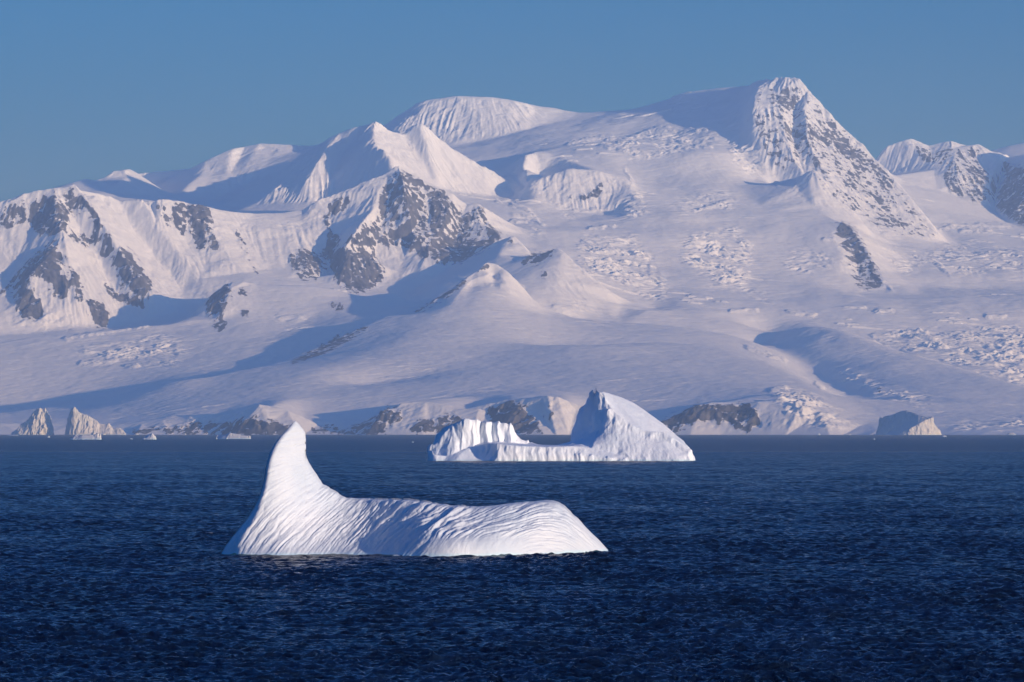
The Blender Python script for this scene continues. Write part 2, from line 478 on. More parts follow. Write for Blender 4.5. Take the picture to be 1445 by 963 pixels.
L(1, 0, (628, 270, 29.09), (632, 300, 28.86), (622, 325, 28.7), (605, 350, 28.5), (598, 375, 28.32))
L(1, .02, (658, 290, 29.04), (650, 320, 28.85), (640, 350, 28.62))
L(1, 0, (672, 290, 29.0), (676, 315, 28.82), (668, 340, 28.62))
# behind its crest
HL(1, .3, (-160, 29.8, 1000), (0, 29.8, 1250), (105, 29.8, 1330), (200, 29.7, 1350), (300, 29.9, 1400))
HL(2, .3, (300, 29.9, 1400), (400, 29.75, 1400), (480, 29.6, 1430), (560, 29.55, 1500), (620, 29.5, 1470), (670, 29.55, 1440), (705, 29.5, 1390))
# bowl and the two small peaks right of it
L(3, .3, (590, 420, 27.8), (620, 400, 27.85), (660, 385, 27.85), (700, 375, 27.85), (728, 372, 27.8))
L(3, .05, (703, 362, 28.05), (712, 344, 28.3), (718, 334, 28.4), (725, 331, 28.36), (738, 345, 28.3), (752, 361, 28.2), (762, 368, 28.2))
L(3, .03, (728, 368, 27.92), (745, 362, 27.9), (770, 357, 27.9), (780, 352, 27.92), (788, 348.5, 27.9), (796, 356, 27.86), (812, 372, 27.76), (832, 392, 27.66), (852, 406, 27.58), (882, 423, 27.48), (915, 437, 27.42))
L(3, .4, (790, 352, 27.86), (783, 378, 27.62), (778, 400, 27.46), (792, 428, 27.22))
L(3, .3, (735, 392, 27.55), (755, 412, 27.3), (790, 436, 27.1), (830, 443, 27.2))
L(3, .4, (735, 388, 27.62), (760, 378, 27.66), (778, 370, 27.7))
HL(3, .3, (720, 28.65, 1200), (760, 28.35, 1080), (790, 28.2, 1060), (830, 27.95, 960), (870, 27.8, 850), (925, 27.7, 760))
# --- fluted fin peak
L(2, .03, (310, 292, 30.8), (360, 263, 30.78), (380, 250, 30.76), (400, 240, 30.75), (420, 226, 30.74), (440, 211, 30.72), (455, 201, 30.7), (465, 195, 30.68), (480, 188, 30.66), (500, 180, 30.64), (515, 177, 30.63), (524, 174.5, 30.62), (531, 172, 30.6),
  (538, 177, 30.63), (548, 184, 30.67), (562, 193, 30.72), (570, 189, 30.73), (578, 184, 30.74), (584, 176, 30.75), (592, 173, 30.75), (600, 177, 30.76), (608, 186, 30.77), (618, 195, 30.78), (630, 205, 30.8), (642, 213, 30.8),
  (665, 227, 30.8), (682, 236, 30.8), (692, 247, 30.78), (702, 258, 30.76), (712, 267, 30.73), (722, 275, 30.68))
L(2, .03, (531, 173, 30.6), (527, 188, 30.46), (518, 202, 30.3), (530, 207, 30.22), (543, 214, 30.12), (550, 225, 30.04), (553, 236, 29.98), (558, 262, 29.78))
L(2, .05, (500, 181, 30.63), (486, 215, 30.5), (470, 250, 30.3), (462, 280, 30.13))
L(2, .02, (472, 192, 30.66), (450, 225, 30.42), (430, 262, 30.2))
L(2, .05, (448, 206, 30.7), (425, 240, 30.5), (408, 268, 30.28))
L(2, .02, (425, 223, 30.72), (405, 248, 30.48), (385, 272, 30.26))
L(2, .3, (558, 266, 29.76), (520, 280, 29.95), (480, 284, 30.08), (420, 283, 30.15), (360, 286, 30.28), (312, 297, 30.5))
L(2, .12, (558, 262, 29.78), (600, 264, 30.16), (640, 271, 30.36), (690, 277, 30.5), (722, 278, 30.58))
L(3, .3, (640, 279, 30.1), (690, 284, 30.28), (728, 284, 30.4))
L(3, .3, (735, 290, 30.1), (722, 303, 29.7), (715, 320, 29.4))
L(3, .3, (735, 318, 29.45), (750, 340, 29.0), (765, 355, 28.6))
HL(3, .5, (312, 31.1, 1480), (360, 31.2, 1600), (400, 31.25, 1680), (465, 31.25, 1800), (530, 31.2, 1860), (565, 31.3, 1850), (600, 31.35, 1850), (650, 31.3, 1800), (695, 31.2, 1720))
# --- dome, plateau, saddle
L(3, .15, (500, 210, 32.6), (530, 190, 33.0), (550, 174, 33.2), (562, 163, 33.2), (580, 151, 33.1), (586, 145, 33.05), (600, 141, 33.0), (615, 138, 33.0), (630, 137, 33.0), (640, 134, 33.0), (650, 135, 33.0), (670, 135, 33.0), (690, 136, 33.0), (710, 139, 33.0), (725, 141, 33.0),
  (742, 145, 33.05), (755, 150, 33.1), (775, 153, 33.25))
L(3, .1, (586, 146, 33.05), (580, 160, 32.9), (570, 175, 32.75), (560, 195, 32.6))
L(3, .25, (560, 205, 32.5), (600, 208, 32.4), (640, 206, 32.35), (660, 203, 32.38), (690, 197, 32.42), (720, 190, 32.5), (745, 185, 32.6), (768, 177, 32.75))
L(3, .1, (700, 140, 32.98), (688, 165, 32.72), (672, 195, 32.46))
L(3, .1, (725, 143, 32.98), (715, 165, 32.75), (700, 190, 32.5))
L(3, .1, (752, 152, 33.08), (752, 168, 32.85), (748, 182, 32.64))
L(3, .9, (775, 153, 33.25), (800, 153, 33.28), (850, 156, 33.25), (885, 154.5, 33.15), (910, 149, 33.05))
L(3, .5, (910, 149, 33.05), (940, 140, 32.95), (965, 129, 32.88), (985, 123, 32.85), (1010, 118, 32.8), (1040, 114, 32.72), (1062, 112.5, 32.56), (1076, 112, 32.4))
L(3, .9, (690, 212, 32.0), (760, 210, 31.75), (820, 204, 31.9), (900, 199, 32.0), (1000, 195, 31.9))
L(3, .9, (770, 182, 32.5), (850, 175, 32.5), (920, 170, 32.5), (990, 168, 32.4))
L(3, .9, (970, 138, 32.7), (1000, 150, 32.52), (1025, 150, 32.45))
L(3, .7, (702, 242, 31.35), (722, 258, 30.98), (738, 276, 30.62))
# ice cliff bowl
L(3, .05, (748, 264, 30.42), (760, 254, 30.5), (775, 247, 30.55), (790, 242, 30.58), (805, 237, 30.6), (820, 239, 30.6), (840, 240, 30.6), (858, 245, 30.6), (872, 250, 30.58), (883, 255, 30.55))
L(3, .1, (748, 266, 30.40), (757, 278, 30.3), (772, 288, 30.24), (800, 298, 30.2), (835, 304, 30.15), (860, 304, 30.15), (876, 297, 30.2), (884, 280, 30.3), (886, 258, 30.52))
L(3, .05, (870, 252, 30.57), (862, 275, 30.4), (852, 298, 30.22))
HL(3, .2, (752, 30.7, 1680), (775, 30.8, 1760), (805, 30.8, 1800), (840, 30.75, 1808), (872, 30.7, 1770))
L(3, .05, (745, 262, 30.46), (741, 245, 30.78), (738, 230, 31.02), (742, 218, 31.25), (755, 214, 31.35), (785, 220, 31.3), (800, 226, 31.2))
HL(3, .2, (752, 31.0, 1730), (762, 31.15, 1790), (790, 31.1, 1830))
L(3, .5, (898, 252, 30.78), (905, 275, 30.35), (895, 300, 29.95), (860, 315, 29.75), (800, 312, 29.8), (750, 296, 29.95))
L(3, .9, (730, 300, 29.78), (790, 325, 29.4), (850, 340, 29.25), (915, 340, 29.4))
# glacier basin
L(3, .6, (868, 214, 31.42), (940, 212, 31.42), (1012, 209, 31.42))
L(3, .6, (915, 262, 30.82), (980, 263, 30.8), (1040, 262, 30.92))
L(3, .9, (930, 300, 30.0), (1000, 300, 30.05), (1050, 300, 30.18))
L(3, .9, (905, 365, 29.0), (960, 350, 29.25), (1050, 350, 29.4), (1110, 350, 29.5))
L(3, .9, (930, 400, 28.45), (1000, 400, 28.55), (1100, 400, 28.75), (1180, 405, 28.8))
L(3, .9, (860, 440, 27.45), (960, 432, 27.65), (1060, 435, 27.8), (1160, 437, 27.9), (1300, 437, 28.0), (1445, 428, 28.3), (1620, 428, 28.4))
L(3, .6, (1275, 362, 30.1), (1330, 364, 30.15), (1400, 360, 30.25), (1480, 362, 30.35), (1620, 362, 30.4))
L(3, .8, (1315, 412, 29.05), (1380, 408, 29.2), (1445, 406, 29.3), (1620, 406, 29.4))
L(3, .9, (1230, 470, 27.4), (1300, 466, 27.6), (1445, 465, 27.8), (1620, 465, 27.9))
L(3, .9, (1330, 497, 26.95), (1445, 500, 27.0), (1620, 510, 27.0))
L(3, .9, (1420, 528, 26.2), (1500, 545, 25.9), (1620, 560, 25.6))
# --- summit peak
L(4, 0, (1076, 112, 32.4), (1090, 111, 32.34), (1105, 110, 32.3), (1118, 110, 32.28), (1127, 111, 32.25), (1133, 119, 32.22), (1140, 127, 32.18), (1150, 138, 32.12), (1160, 147, 32.08), (1172, 160, 32.0), (1185, 176, 31.95), (1200, 190, 31.9), (1218, 205, 31.82), (1235, 225, 31.72),
  (1252, 241, 31.6), (1272, 264, 31.45), (1288, 283, 31.3), (1305, 303, 31.18), (1320, 325, 31.05), (1331, 340, 30.98))
L(4, .03, (1078, 113, 32.38), (1064, 135, 32.1), (1061, 155, 31.92), (1062, 180, 31.75), (1070, 205, 31.58), (1082, 228, 31.44), (1096, 247, 31.34))
L(4, .1, (1096, 249, 31.33), (1118, 252, 31.26), (1140, 255, 31.12), (1165, 276, 30.98), (1200, 306, 30.84), (1240, 332, 30.72), (1265, 340, 30.68), (1300, 343, 30.74), (1331, 342, 30.96))
L(4, 0, (1100, 113, 32.3), (1103, 150, 31.96), (1108, 190, 31.66), (1120, 225, 31.4), (1135, 248, 31.22))
L(4, 0, (1127, 114, 32.24), (1123, 150, 32.04), (1118, 195, 31.72), (1130, 230, 31.42))
L(4, 0, (1140, 130, 32.17), (1136, 160, 31.88), (1140, 200, 31.6), (1160, 240, 31.28), (1190, 290, 30.94))
L(4, .02, (1162, 152, 32.07), (1172, 200, 31.74), (1200, 250, 31.36), (1225, 300, 31.0), (1240, 325, 30.78))
L(4, .02, (1200, 193, 31.89), (1225, 250, 31.48), (1255, 300, 31.1), (1275, 333, 30.8))
L(3, .35, (1052, 118, 32.62), (1048, 140, 32.3), (1046, 165, 32.05), (1045, 195, 31.78), (1052, 225, 31.5), (1075, 248, 31.3))
L(3, .3, (1062, 262, 30.95), (1100, 263, 31.0), (1122, 266, 30.98))
HL(5, .3, (1100, 33.0, 2350), (1170, 32.6, 2050), (1235, 32.3, 1700), (1272, 32.1, 1560), (1331, 31.5, 1440))
# ridge before the summit face
L(4, .05, (1108, 258, 30.98), (1120, 252, 30.92), (1135, 246, 30.8), (1146, 238.5, 30.7), (1151, 238, 30.68), (1158, 247, 30.62), (1168, 258, 30.58), (1185, 278, 30.5), (1205, 300, 30.4), (1222, 318, 30.3))
L(4, .05, (1122, 262, 30.62), (1126, 268, 30.56), (1133, 277, 30.48), (1142, 284, 30.4), (1155, 295, 30.3), (1168, 305, 30.16), (1182, 313, 30.02), (1190, 314, 29.95))
L(4, 0, (1190, 314, 29.95), (1203, 324, 29.85), (1215, 340, 29.68), (1228, 362, 29.45), (1240, 382, 29.26), (1250, 400, 29.06), (1254, 410, 28.94))
L(4, .4, (1150, 246, 30.6), (1148, 265, 30.5), (1150, 288, 30.34))
L(4, .5, (1160, 290, 30.35), (1200, 320, 30.1), (1240, 345, 29.9))
HL(4, .3, (1110, 31.12, 1560), (1130, 31.0, 1590), (1155, 30.85, 1580), (1200, 30.62, 1450), (1225, 30.5, 1380))
L(3, .12, (1072, 290, 30.36), (1090, 299, 30.2), (1112, 306, 30.08), (1140, 317, 29.93), (1174, 330, 29.74))
L(3, .15, (1174, 330, 29.74), (1190, 360, 29.4), (1180, 382, 29.15), (1198, 400, 28.94), (1218, 414, 28.8), (1246, 415, 28.82), (1262, 405, 29.0))
L(4, 0, (1186, 316, 29.94), (1196, 340, 29.72), (1208, 365, 29.48), (1212, 390, 29.2), (1222, 410, 28.87))
L(3, .5, (1240, 345, 30.2), (1262, 372, 29.75), (1280, 395, 29.3), (1300, 415, 28.85))
L(3, .15, (1268, 348, 30.6), (1300, 352, 30.55), (1345, 352, 30.75), (1400, 345, 31.0), (1445, 350, 31.0), (1620, 350, 31.2))
# --- far right peaks
L(5, .02, (1225, 250, 33.9), (1236, 226, 34.05), (1244, 214, 34.05), (1252, 207, 34.0), (1268, 201, 34.0), (1278, 198, 34.0), (1286, 196, 34.0), (1296, 200, 34.0), (1308, 204.5, 34.0), (1322, 204, 34.0), (1335, 200, 34.0), (1341, 198.5, 34.0), (1352, 202, 34.0), (1365, 205.5, 34.0), (1380, 204, 33.95), (1388, 210, 33.95), (1398, 214, 33.92), (1414, 217, 33.9),
  (1424, 222, 33.98), (1436, 222, 33.85), (1445, 219, 33.8), (1500, 200, 33.4), (1620, 180, 33.2))
L(5, .1, (1262, 248, 33.3), (1275, 256, 33.2), (1292, 263, 33.16), (1330, 273, 33.12), (1360, 283, 33.08), (1388, 292, 33.0), (1408, 302, 32.95), (1422, 315, 32.55), (1440, 322, 32.3), (1460, 324, 32.2), (1620, 330, 32.1))
L(5, 0, (1412, 218, 33.9), (1400, 250, 33.52), (1390, 290, 33.06))
L(5, 0, (1424, 224, 33.96), (1408, 260, 33.62), (1402, 296, 33.08))
L(5, 0, (1440, 224, 33.82), (1445, 250, 33.3), (1440, 290, 32.8))
L(5, 0, (1341, 200, 34.0), (1350, 240, 33.5), (1352, 278, 33.16))
L(5, .02, (1310, 206, 34.0), (1318, 240, 33.6), (1322, 268, 33.2))
L(5, .6, (1290, 290, 32.2), (1340, 300, 32.2), (1400, 322, 31.8), (1460, 330, 31.8))
L(5, .4, (1265, 262, 32.7), (1280, 275, 32.4), (1310, 320, 31.6), (1340, 345, 31.05))
L(5, .4, (1380, 216, 36), (1400, 209, 36), (1425, 202, 36), (1445, 198, 36), (1500, 190, 36), (1620, 190, 36))
HL(5, .4, (1236, 34.7, 1700), (1340, 34.7, 1800), (1445, 34.6, 1800), (1620, 34.4, 1800))
# --- far left ridge
L(6, .03, (-160, 330, 31.5), (0, 290, 31.5), (60, 272, 31.6), (90, 263, 31.8), (100, 259, 31.9), (112, 255, 32), (122, 252, 32), (130, 256, 32.1), (137, 260, 32.1), (145, 252, 32.2), (155, 245, 32.25), (168, 241, 32.3), (176, 240, 32.3), (184, 239, 32.5), (192, 246, 33.3), (198, 247, 33.7), (206, 243, 33.8), (213, 246, 33.8), (225, 248, 33.8), (240, 248, 33.8), (255, 246, 33.7), (268, 240, 33.5), (280, 237, 33.3),
  (290, 227, 33.05), (308, 219, 33.1), (330, 209, 33.2), (345, 207, 33.3), (355, 205, 33.3), (366, 202.5, 33.3), (373, 210, 33.25), (381, 213, 33.2), (393, 211, 33.2), (403, 211, 33.2), (412, 215, 33.15), (425, 212, 33.2), (440, 206, 33.3))
L(6, .03, (184, 240, 32.45), (178, 250, 32.2), (165, 262, 31.9), (150, 268, 31.7))
L(6, .1, (300, 243, 32.85), (284, 245, 32.8), (275, 252, 32.65), (262, 264, 32.4), (252, 274, 32.2))
L(6, .03, (290, 228, 33.03), (297, 240, 32.88), (292, 262, 32.55), (280, 280, 32.25))
L(6, .2, (246, 276, 32.25), (222, 272, 32.75), (196, 268, 33.2), (180, 264, 32.7))
L(6, .4, (246, 279, 32.0), (200, 278, 31.9), (160, 274, 31.6), (120, 272, 31.2), (60, 285, 30.8), (-160, 340, 30.4))
L(6, .3, (278, 282, 32.2), (310, 279, 32.4), (345, 265, 32.62), (380, 245, 32.72), (420, 222, 32.9))
L(6, .05, (366, 204, 33.28), (352, 225, 33.02), (335, 250, 32.72))
L(6, .02, (345, 208, 33.28), (338, 225, 33.1), (325, 245, 32.8))
L(6, .05, (330, 210, 33.18), (322, 230, 32.95), (318, 258, 32.62))
L(6, .05, (388, 213, 33.2), (380, 225, 33.0), (372, 243, 32.75))
HL(6, .4, (-160, 33.4, 1300), (100, 33.6, 1600), (200, 34.0, 1700), (300, 34.2, 1800), (440, 34.2, 1850), (520, 34.0, 2100), (560, 34.2, 2150), (700, 34.2, 2200), (850, 34.6, 2250), (1000, 34.2, 2300), (1100, 33.7, 2200))
HL(3, .5, (-160, 37.2, 1000), (500, 37.2, 1200), (1620, 37.2, 1200))

X0, X1, DX = -4450.0, 4500.0, 5.5
Y0, Y1, DY = 21400.0, 36200.0, 7.0
NX, NY = int((X1 - X0) / DX), int((Y1 - Y0) / DY)
H, SO, GR = T.grid(X0, Y0, DX, DY, NX, NY)
print('tin', round(time.time() - T0, 1), H.shape)
SO = blur(SO, 3, 3)
base = soften(H, SO, [(.05, 9), (.3, 30), (.6, 80), (.95, 190)], DX, DY)
XX, YY = np.meshgrid((X0 + DX * np.arange(NX)).astype(f32), (Y0 + DY * np.arange(NY)).astype(f32))
PX, PY = project(XX, YY, base)

# ---- traced patches
scarps = [[(800, 207), (845, 196), (885, 196), (925, 183), (985, 184), (1020, 174)], [(845, 209), (880, 214), (915, 221)], [(955, 208), (990, 203), (1005, 206)], [(870, 205), (900, 205)],
  [(880, 235), (893, 256), (888, 275), (905, 285)], [(720, 289), (745, 297), (760, 312)], [(722, 303), (742, 304), (768, 320)], [(700, 285), (718, 283)], [(985, 294), (1012, 288), (1030, 289)],
  [(720, 313), (745, 312)], [(835, 322), (868, 320)], [(830, 327), (852, 325)], [(1085, 250), (1100, 262)],
  [(90, 479), (150, 470), (210, 459)], [(168, 494), (182, 497), (200, 493)], [(148, 502), (195, 503)], [(110, 513), (150, 511), (166, 508)], [(176, 517), (196, 517)], 
  [(640, 390), (690, 402), (740, 405)], [(1050, 490), (1085, 502), (1110, 511)], [(1235, 440), (1260, 439)], [(1310, 330), (1340, 320), (1385, 318), (1425, 320)], [(1355, 326), (1400, 326)], [(1290, 365), (1320, 372), (1340, 390)],
  [(1160, 340), (1180, 338)], [(920, 125), (950, 140), (975, 132)], [(1230, 470), (1300, 468)], [(1390, 448), (1420, 448)], [(1110, 440), (1150, 443)], [(860, 348), (880, 346)],
  [(1085, 552), (1110, 548)], [(1150, 541), (1162, 549)], [(1030, 440), (1070, 438)], [(780, 432), (808, 436)], [(1130, 262), (1160, 285), (1180, 300)], [(1210, 350), (1240, 395), (1260, 410)]]
sc_polys = []
for ln in scarps:
    up, dn = [], []
    n_ = len(ln)
    for i_, (x_, y_) in enumerate(ln):
        t_ = 1.5 * (.35 + math.sin(math.pi * (i_ + .5) / n_))
        up.append((x_, y_ - t_)); dn.append((x_, y_ + t_))
    sc_polys.append((1.0, up + dn[::-1]))
rock_polys = {
 1: [(.75, [(0, 305), (15, 290), (55, 283), (100, 265), (125, 288), (120, 300), (98, 302), (95, 320), (60, 335), (40, 310), (25, 322), (0, 325)]),
     (1.0, [(40, 305), (75, 295), (98, 300), (95, 325), (75, 335), (50, 330)]),
     (1.0, [(112, 275), (130, 290), (150, 322), (140, 328), (128, 305)]),
     (.7, [(95, 335), (100, 325), (130, 335), (155, 325), (160, 345), (155, 365), (140, 362), (110, 345)]),
     (1.25, [(168, 348), (180, 352), (195, 375), (215, 405), (210, 415), (190, 418), (170, 390), (162, 375)]),
     (1.2, [(0, 410), (25, 385), (50, 362), (70, 348), (85, 350), (90, 372), (85, 388), (100, 400), (95, 420), (85, 425), (70, 400), (50, 385), (40, 405), (60, 430), (62, 450), (30, 450), (25, 425), (27, 405), (0, 420)]),
     (1.1, [(100, 380), (112, 390), (112, 400), (118, 425), (112, 430), (100, 405)]),
     (.95, [(145, 398), (170, 415), (195, 420), (207, 437), (190, 435), (165, 425), (150, 410)]),
     (1.15, [(123, 425), (140, 425), (152, 445), (150, 470), (140, 460), (128, 445)]),
     (.85, [(218, 288), (235, 290), (245, 320), (240, 325), (228, 310)]),
     (.9, [(240, 290), (262, 288), (265, 300), (262, 335), (255, 330), (245, 310)]),
     (.95, [(265, 290), (290, 288), (298, 300), (297, 325), (310, 350), (300, 358), (285, 355), (275, 345), (268, 330), (262, 310)]),
     (.7, [(330, 320), (345, 340), (367, 388), (360, 388), (345, 360), (335, 345)]),
     (.95, [(460, 290), (485, 278), (495, 280), (492, 290), (480, 300), (470, 310), (465, 300)]),
     (.8, [(452, 300), (462, 302), (468, 320), (458, 325)]),
     (1.0, [(465, 325), (480, 332), (472, 350), (465, 370), (460, 365), (462, 340)]),
     (.85, [(410, 360), (425, 353), (445, 355), (455, 370), (450, 395), (430, 398), (420, 385), (400, 372)]),
     (1.2, [(463, 360), (485, 348), (500, 360), (520, 355), (535, 375), (542, 392), (530, 405), (515, 400), (525, 408), (505, 412), (490, 408), (478, 395), (465, 380)]),
     (.78, [(555, 240), (570, 242), (590, 250), (605, 265), (615, 270), (630, 280), (635, 310), (625, 330), (600, 340), (588, 355), (565, 350), (545, 320), (532, 295), (537, 270), (545, 255)]),
     (1.1, [(610, 275), (625, 270), (635, 285), (637, 305), (625, 325), (605, 330), (607, 300)]),
     (.95, [(490, 335), (520, 320), (530, 312), (545, 330), (580, 340), (585, 345), (565, 350), (540, 345), (520, 350), (495, 345)]),
     (1.05, [(590, 355), (620, 328), (635, 335), (660, 340), (690, 338), (680, 310), (672, 290), (680, 292), (690, 318), (712, 332), (690, 350), (650, 372), (620, 370), (590, 362)]),
     (.9, [(660, 300), (672, 290), (668, 320), (655, 345), (645, 340)]),
     (.75, [(636, 300), (650, 295), (660, 310), (650, 335), (638, 330)])],
 0: [(1.2, [(313, 405), (326, 400), (318, 425), (316, 443), (300, 446), (292, 440), (292, 420), (308, 415)]),
     (.9, [(333, 408), (345, 405), (352, 420), (338, 420)]), (1.0, [(338, 438), (352, 440), (352, 447), (340, 448)]),
     (1.1, [(297, 460), (315, 450), (323, 458), (312, 469), (300, 465)]), (.95, [(462, 426), (486, 429), (487, 440), (475, 441)]),
     (1.0, [(405, 513), (440, 494), (480, 474), (518, 459), (519, 464), (495, 480), (470, 493), (440, 506), (415, 514)]),
     (1.0, [(580, 442), (610, 424), (640, 404), (655, 394), (661, 398), (640, 415), (620, 428), (590, 443)]),
     (1.0, [(670, 381), (685, 370), (695, 371), (690, 379), (675, 386)]),
     (1.0, [(330, 594), (365, 592), (405, 600), (430, 613), (335, 613)]), (.75, [(440, 602), (470, 598), (500, 613), (440, 613)]),
     (1.2, [(535, 580), (567, 578), (567, 596), (530, 600)]), (.95, [(500, 600), (545, 592), (547, 613), (490, 613)]),
     (.95, [(578, 603), (600, 592), (640, 586), (655, 590), (655, 602), (640, 612), (580, 612)]),
     (1.1, [(688, 582), (712, 570), (722, 565), (740, 578), (757, 590), (768, 613), (690, 613)]),
     (.75, [(185, 607), (260, 598), (335, 596), (335, 613), (185, 613)]),
     (1.15, [(928, 597), (960, 583), (985, 573), (1035, 570), (1066, 578), (1077, 605), (1045, 606), (1025, 596), (990, 592), (965, 602), (940, 613), (925, 606)]),
     (1.0, [(1236, 550), (1241, 548), (1245, 550), (1244, 554), (1238, 554)]), (.7, [(775, 565), (780, 575), (782, 605), (772, 590)])],
 3: [(1.0, [(716, 337), (724, 330), (726, 340), (720, 350)]), (1.1, [(733, 367), (750, 358), (770, 356), (787, 349), (780, 360), (765, 368), (740, 376)]),
     (1.0, [(764, 382), (772, 385), (770, 398), (764, 395)]),
     (.85, [(795, 278), (830, 276), (850, 255), (853, 258), (848, 276), (830, 286), (803, 284)])],
 4: [(.41, [(1068, 125), (1128, 122), (1160, 152), (1190, 187), (1240, 232), (1270, 266), (1310, 320), (1325, 338), (1265, 335), (1240, 325), (1200, 300), (1160, 268), (1140, 240), (1100, 245), (1075, 210), (1062, 165)]),
     (.72, [(1120, 185), (1160, 190), (1175, 168), (1187, 180), (1225, 216), (1252, 246), (1262, 262), (1230, 245), (1195, 222), (1160, 212), (1125, 205)]),
     (.68, [(1090, 135), (1125, 125), (1128, 150), (1110, 160), (1090, 150)]), (.62, [(1065, 165), (1080, 160), (1085, 200), (1072, 200)]),
     (.5, [(1205, 235), (1245, 255), (1285, 300), (1300, 330), (1260, 320), (1225, 280)]),
     (1.05, [(1177, 315), (1190, 313), (1205, 325), (1216, 345), (1214, 370), (1196, 380), (1190, 355), (1183, 335)]),
     (.78, [(1216, 345), (1228, 362), (1242, 386), (1247, 400), (1238, 408), (1215, 413), (1200, 395), (1212, 370)])],
 5: [(.72, [(1325, 250), (1345, 238), (1395, 232), (1398, 260), (1390, 292), (1370, 284), (1340, 270)]),
     (.98, [(1415, 228), (1445, 240), (1500, 240), (1500, 325), (1440, 318), (1412, 300), (1405, 280), (1420, 250)]),
     (.62, [(1290, 205), (1320, 212), (1380, 208), (1395, 220), (1340, 235), (1300, 230)])],
 2: [], 6: []}
serac_polys = [(1.0, [(815, 340), (900, 340), (945, 415), (935, 425), (880, 400), (820, 385)]), (.9, [(960, 345), (1040, 318), (1062, 350), (1052, 400), (1010, 405), (965, 368)]),
  (.5, [(850, 195), (1000, 178), (1030, 195), (960, 218), (880, 228)]), (.8, [(870, 240), (890, 290), (945, 292), (900, 305), (860, 315), (880, 290)]),
  (1.0, [(1225, 475), (1300, 466), (1500, 462), (1500, 555), (1400, 525), (1300, 498)]), (.8, [(1085, 548), (1130, 550), (1200, 590), (1230, 605), (1150, 602), (1100, 578)]),
  (.6, [(1155, 515), (1200, 520), (1240, 540), (1310, 556), (1330, 575), (1270, 572), (1190, 545)]), (.45, [(1280, 355), (1360, 340), (1500, 350), (1500, 395), (1330, 395)]),
  (.8, [(1030, 165), (1050, 170), (1078, 232), (1050, 250), (1028, 200)]), (.5, [(720, 285), (755, 300), (775, 345), (730, 330)]),
  (.6, [(1095, 372), (1140, 338), (1185, 372), (1130, 390)]), (.7, [(185, 602), (250, 590), (330, 585), (315, 606), (240, 611)]),
  (.4, [(940, 270), (1040, 265), (1050, 300), (950, 312)]), (.5, [(100, 490), (220, 470), (280, 480), (250, 520), (110, 515)]), (.5, [(1040, 405), (1100, 410), (1095, 432), (1050, 425)]),
  (.5, [(1225, 330), (1300, 370), (1290, 400), (1240, 370)]), (.55, [(748, 262), (770, 285), (830, 306), (880, 300), (900, 310), (800, 312), (745, 285)]),
  (.45, [(375, 440), (430, 440), (470, 470), (400, 475)]), (.5, [(930, 150), (1000, 130), (980, 150), (935, 165)]), (.5, [(390, 310), (440, 312), (450, 330), (400, 330)]),
  (.5, [(760, 425), (800, 420), (870, 440), (800, 450)]), (.6, [(1330, 600), (1500, 580), (1500, 613), (1330, 613)]), (.5, [(20, 440), (100, 430), (130, 465), (10, 470)])]
flute_polys = [(1.0, [(300, 300), (440, 200), (530, 165), (600, 165), (730, 280), (560, 290), (400, 300)]), (1.0, [(590, 130), (760, 140), (775, 185), (640, 215), (585, 200)]),
  (1.0, [(1058, 105), (1130, 105), (1335, 345), (1260, 345), (1140, 255), (1080, 240)]), (1.0, [(1230, 190), (1500, 180), (1500, 330), (1400, 310), (1270, 262)]),
  (1.0, [(-160, 255), (700, 225), (715, 345), (590, 380), (560, 412), (360, 400), (200, 450), (-160, 480)]), (.8, [(748, 262), (805, 235), (885, 252), (880, 300), (800, 300)])]
rock = np.zeros_like(base)
for g, pl in rock_polys.items():
    if pl:
        m = poly_mask([(w_ * .74, q_) for w_, q_ in pl], 2.4)(PX, PY)
        m2 = poly_mask([(w_, q_) for w_, q_ in pl], 9)(PX, PY)          # loose outcrops round each face
        rock = np.where(GR == g, np.maximum(rock, np.maximum(m, .34 * np.clip(m2 * 2.2, 0, 1))), rock)
serac = poly_mask(serac_polys, 9, 2.0)(PX, PY)
flute = poly_mask(flute_polys, 4, 2.0)(PX, PY)
scarp = poly_mask(sc_polys, 1.4)(PX + 3 * fbm(XX / 70, YY / 70, 66, 2), PY + 1.5 * fbm(XX / 50, YY / 90, 67, 2))
del PX, PY
print('masks', round(time.time() - T0, 1))

# ---- relief
gy, gx = np.gradient(base, DY, DX)
slope = blur(np.sqrt(gx * gx + gy * gy), 4, 4)
del gx, gy
steep = smooth01(slope, .38, .75)
sm = blur(base, 5, 4)
wx = XX + 60 * fbm(XX / 300, YY / 300, 90, 2); wy = YY + 60 * fbm(XX / 300, YY / 300, 95, 2)
nA = lic(perlin(wx / 75, wy / 75, 11) + .6 * perlin(wx / 38, wy / 38, 12), sm, DX, DY, 22)
nB = lic(perlin(wx / 27, wy / 27, 13) + .8 * perlin(XX / 15, YY / 15, 14), sm, DX, DY, 16)
print('lic', round(time.time() - T0, 1))
ridA = 1 - np.abs(nA) * .8
fl = (ridA * 7.5 + nB * 2.6) * (.35 + .75 * smooth01(fbm(XX / 420, YY / 300, 35, 3), -.4, .5)) * np.where(GR == 1, .75, np.where(GR == 3, 1.7, 1.1)).astype(f32) * steep * np.clip(.25 + flute, 0, 1)
big = fbm(XX / 420, YY / 420, 31, 4, .5)
craggy = ridged(fbm(wx / 130, wy / 130, 41, 4, .55))
rk = smooth01(rock, .3, .9)
rough = craggy * (4 + 15 * rk) * smooth01(slope, .3, .8) * np.clip(1 - SO * 1.4, 0, 1)
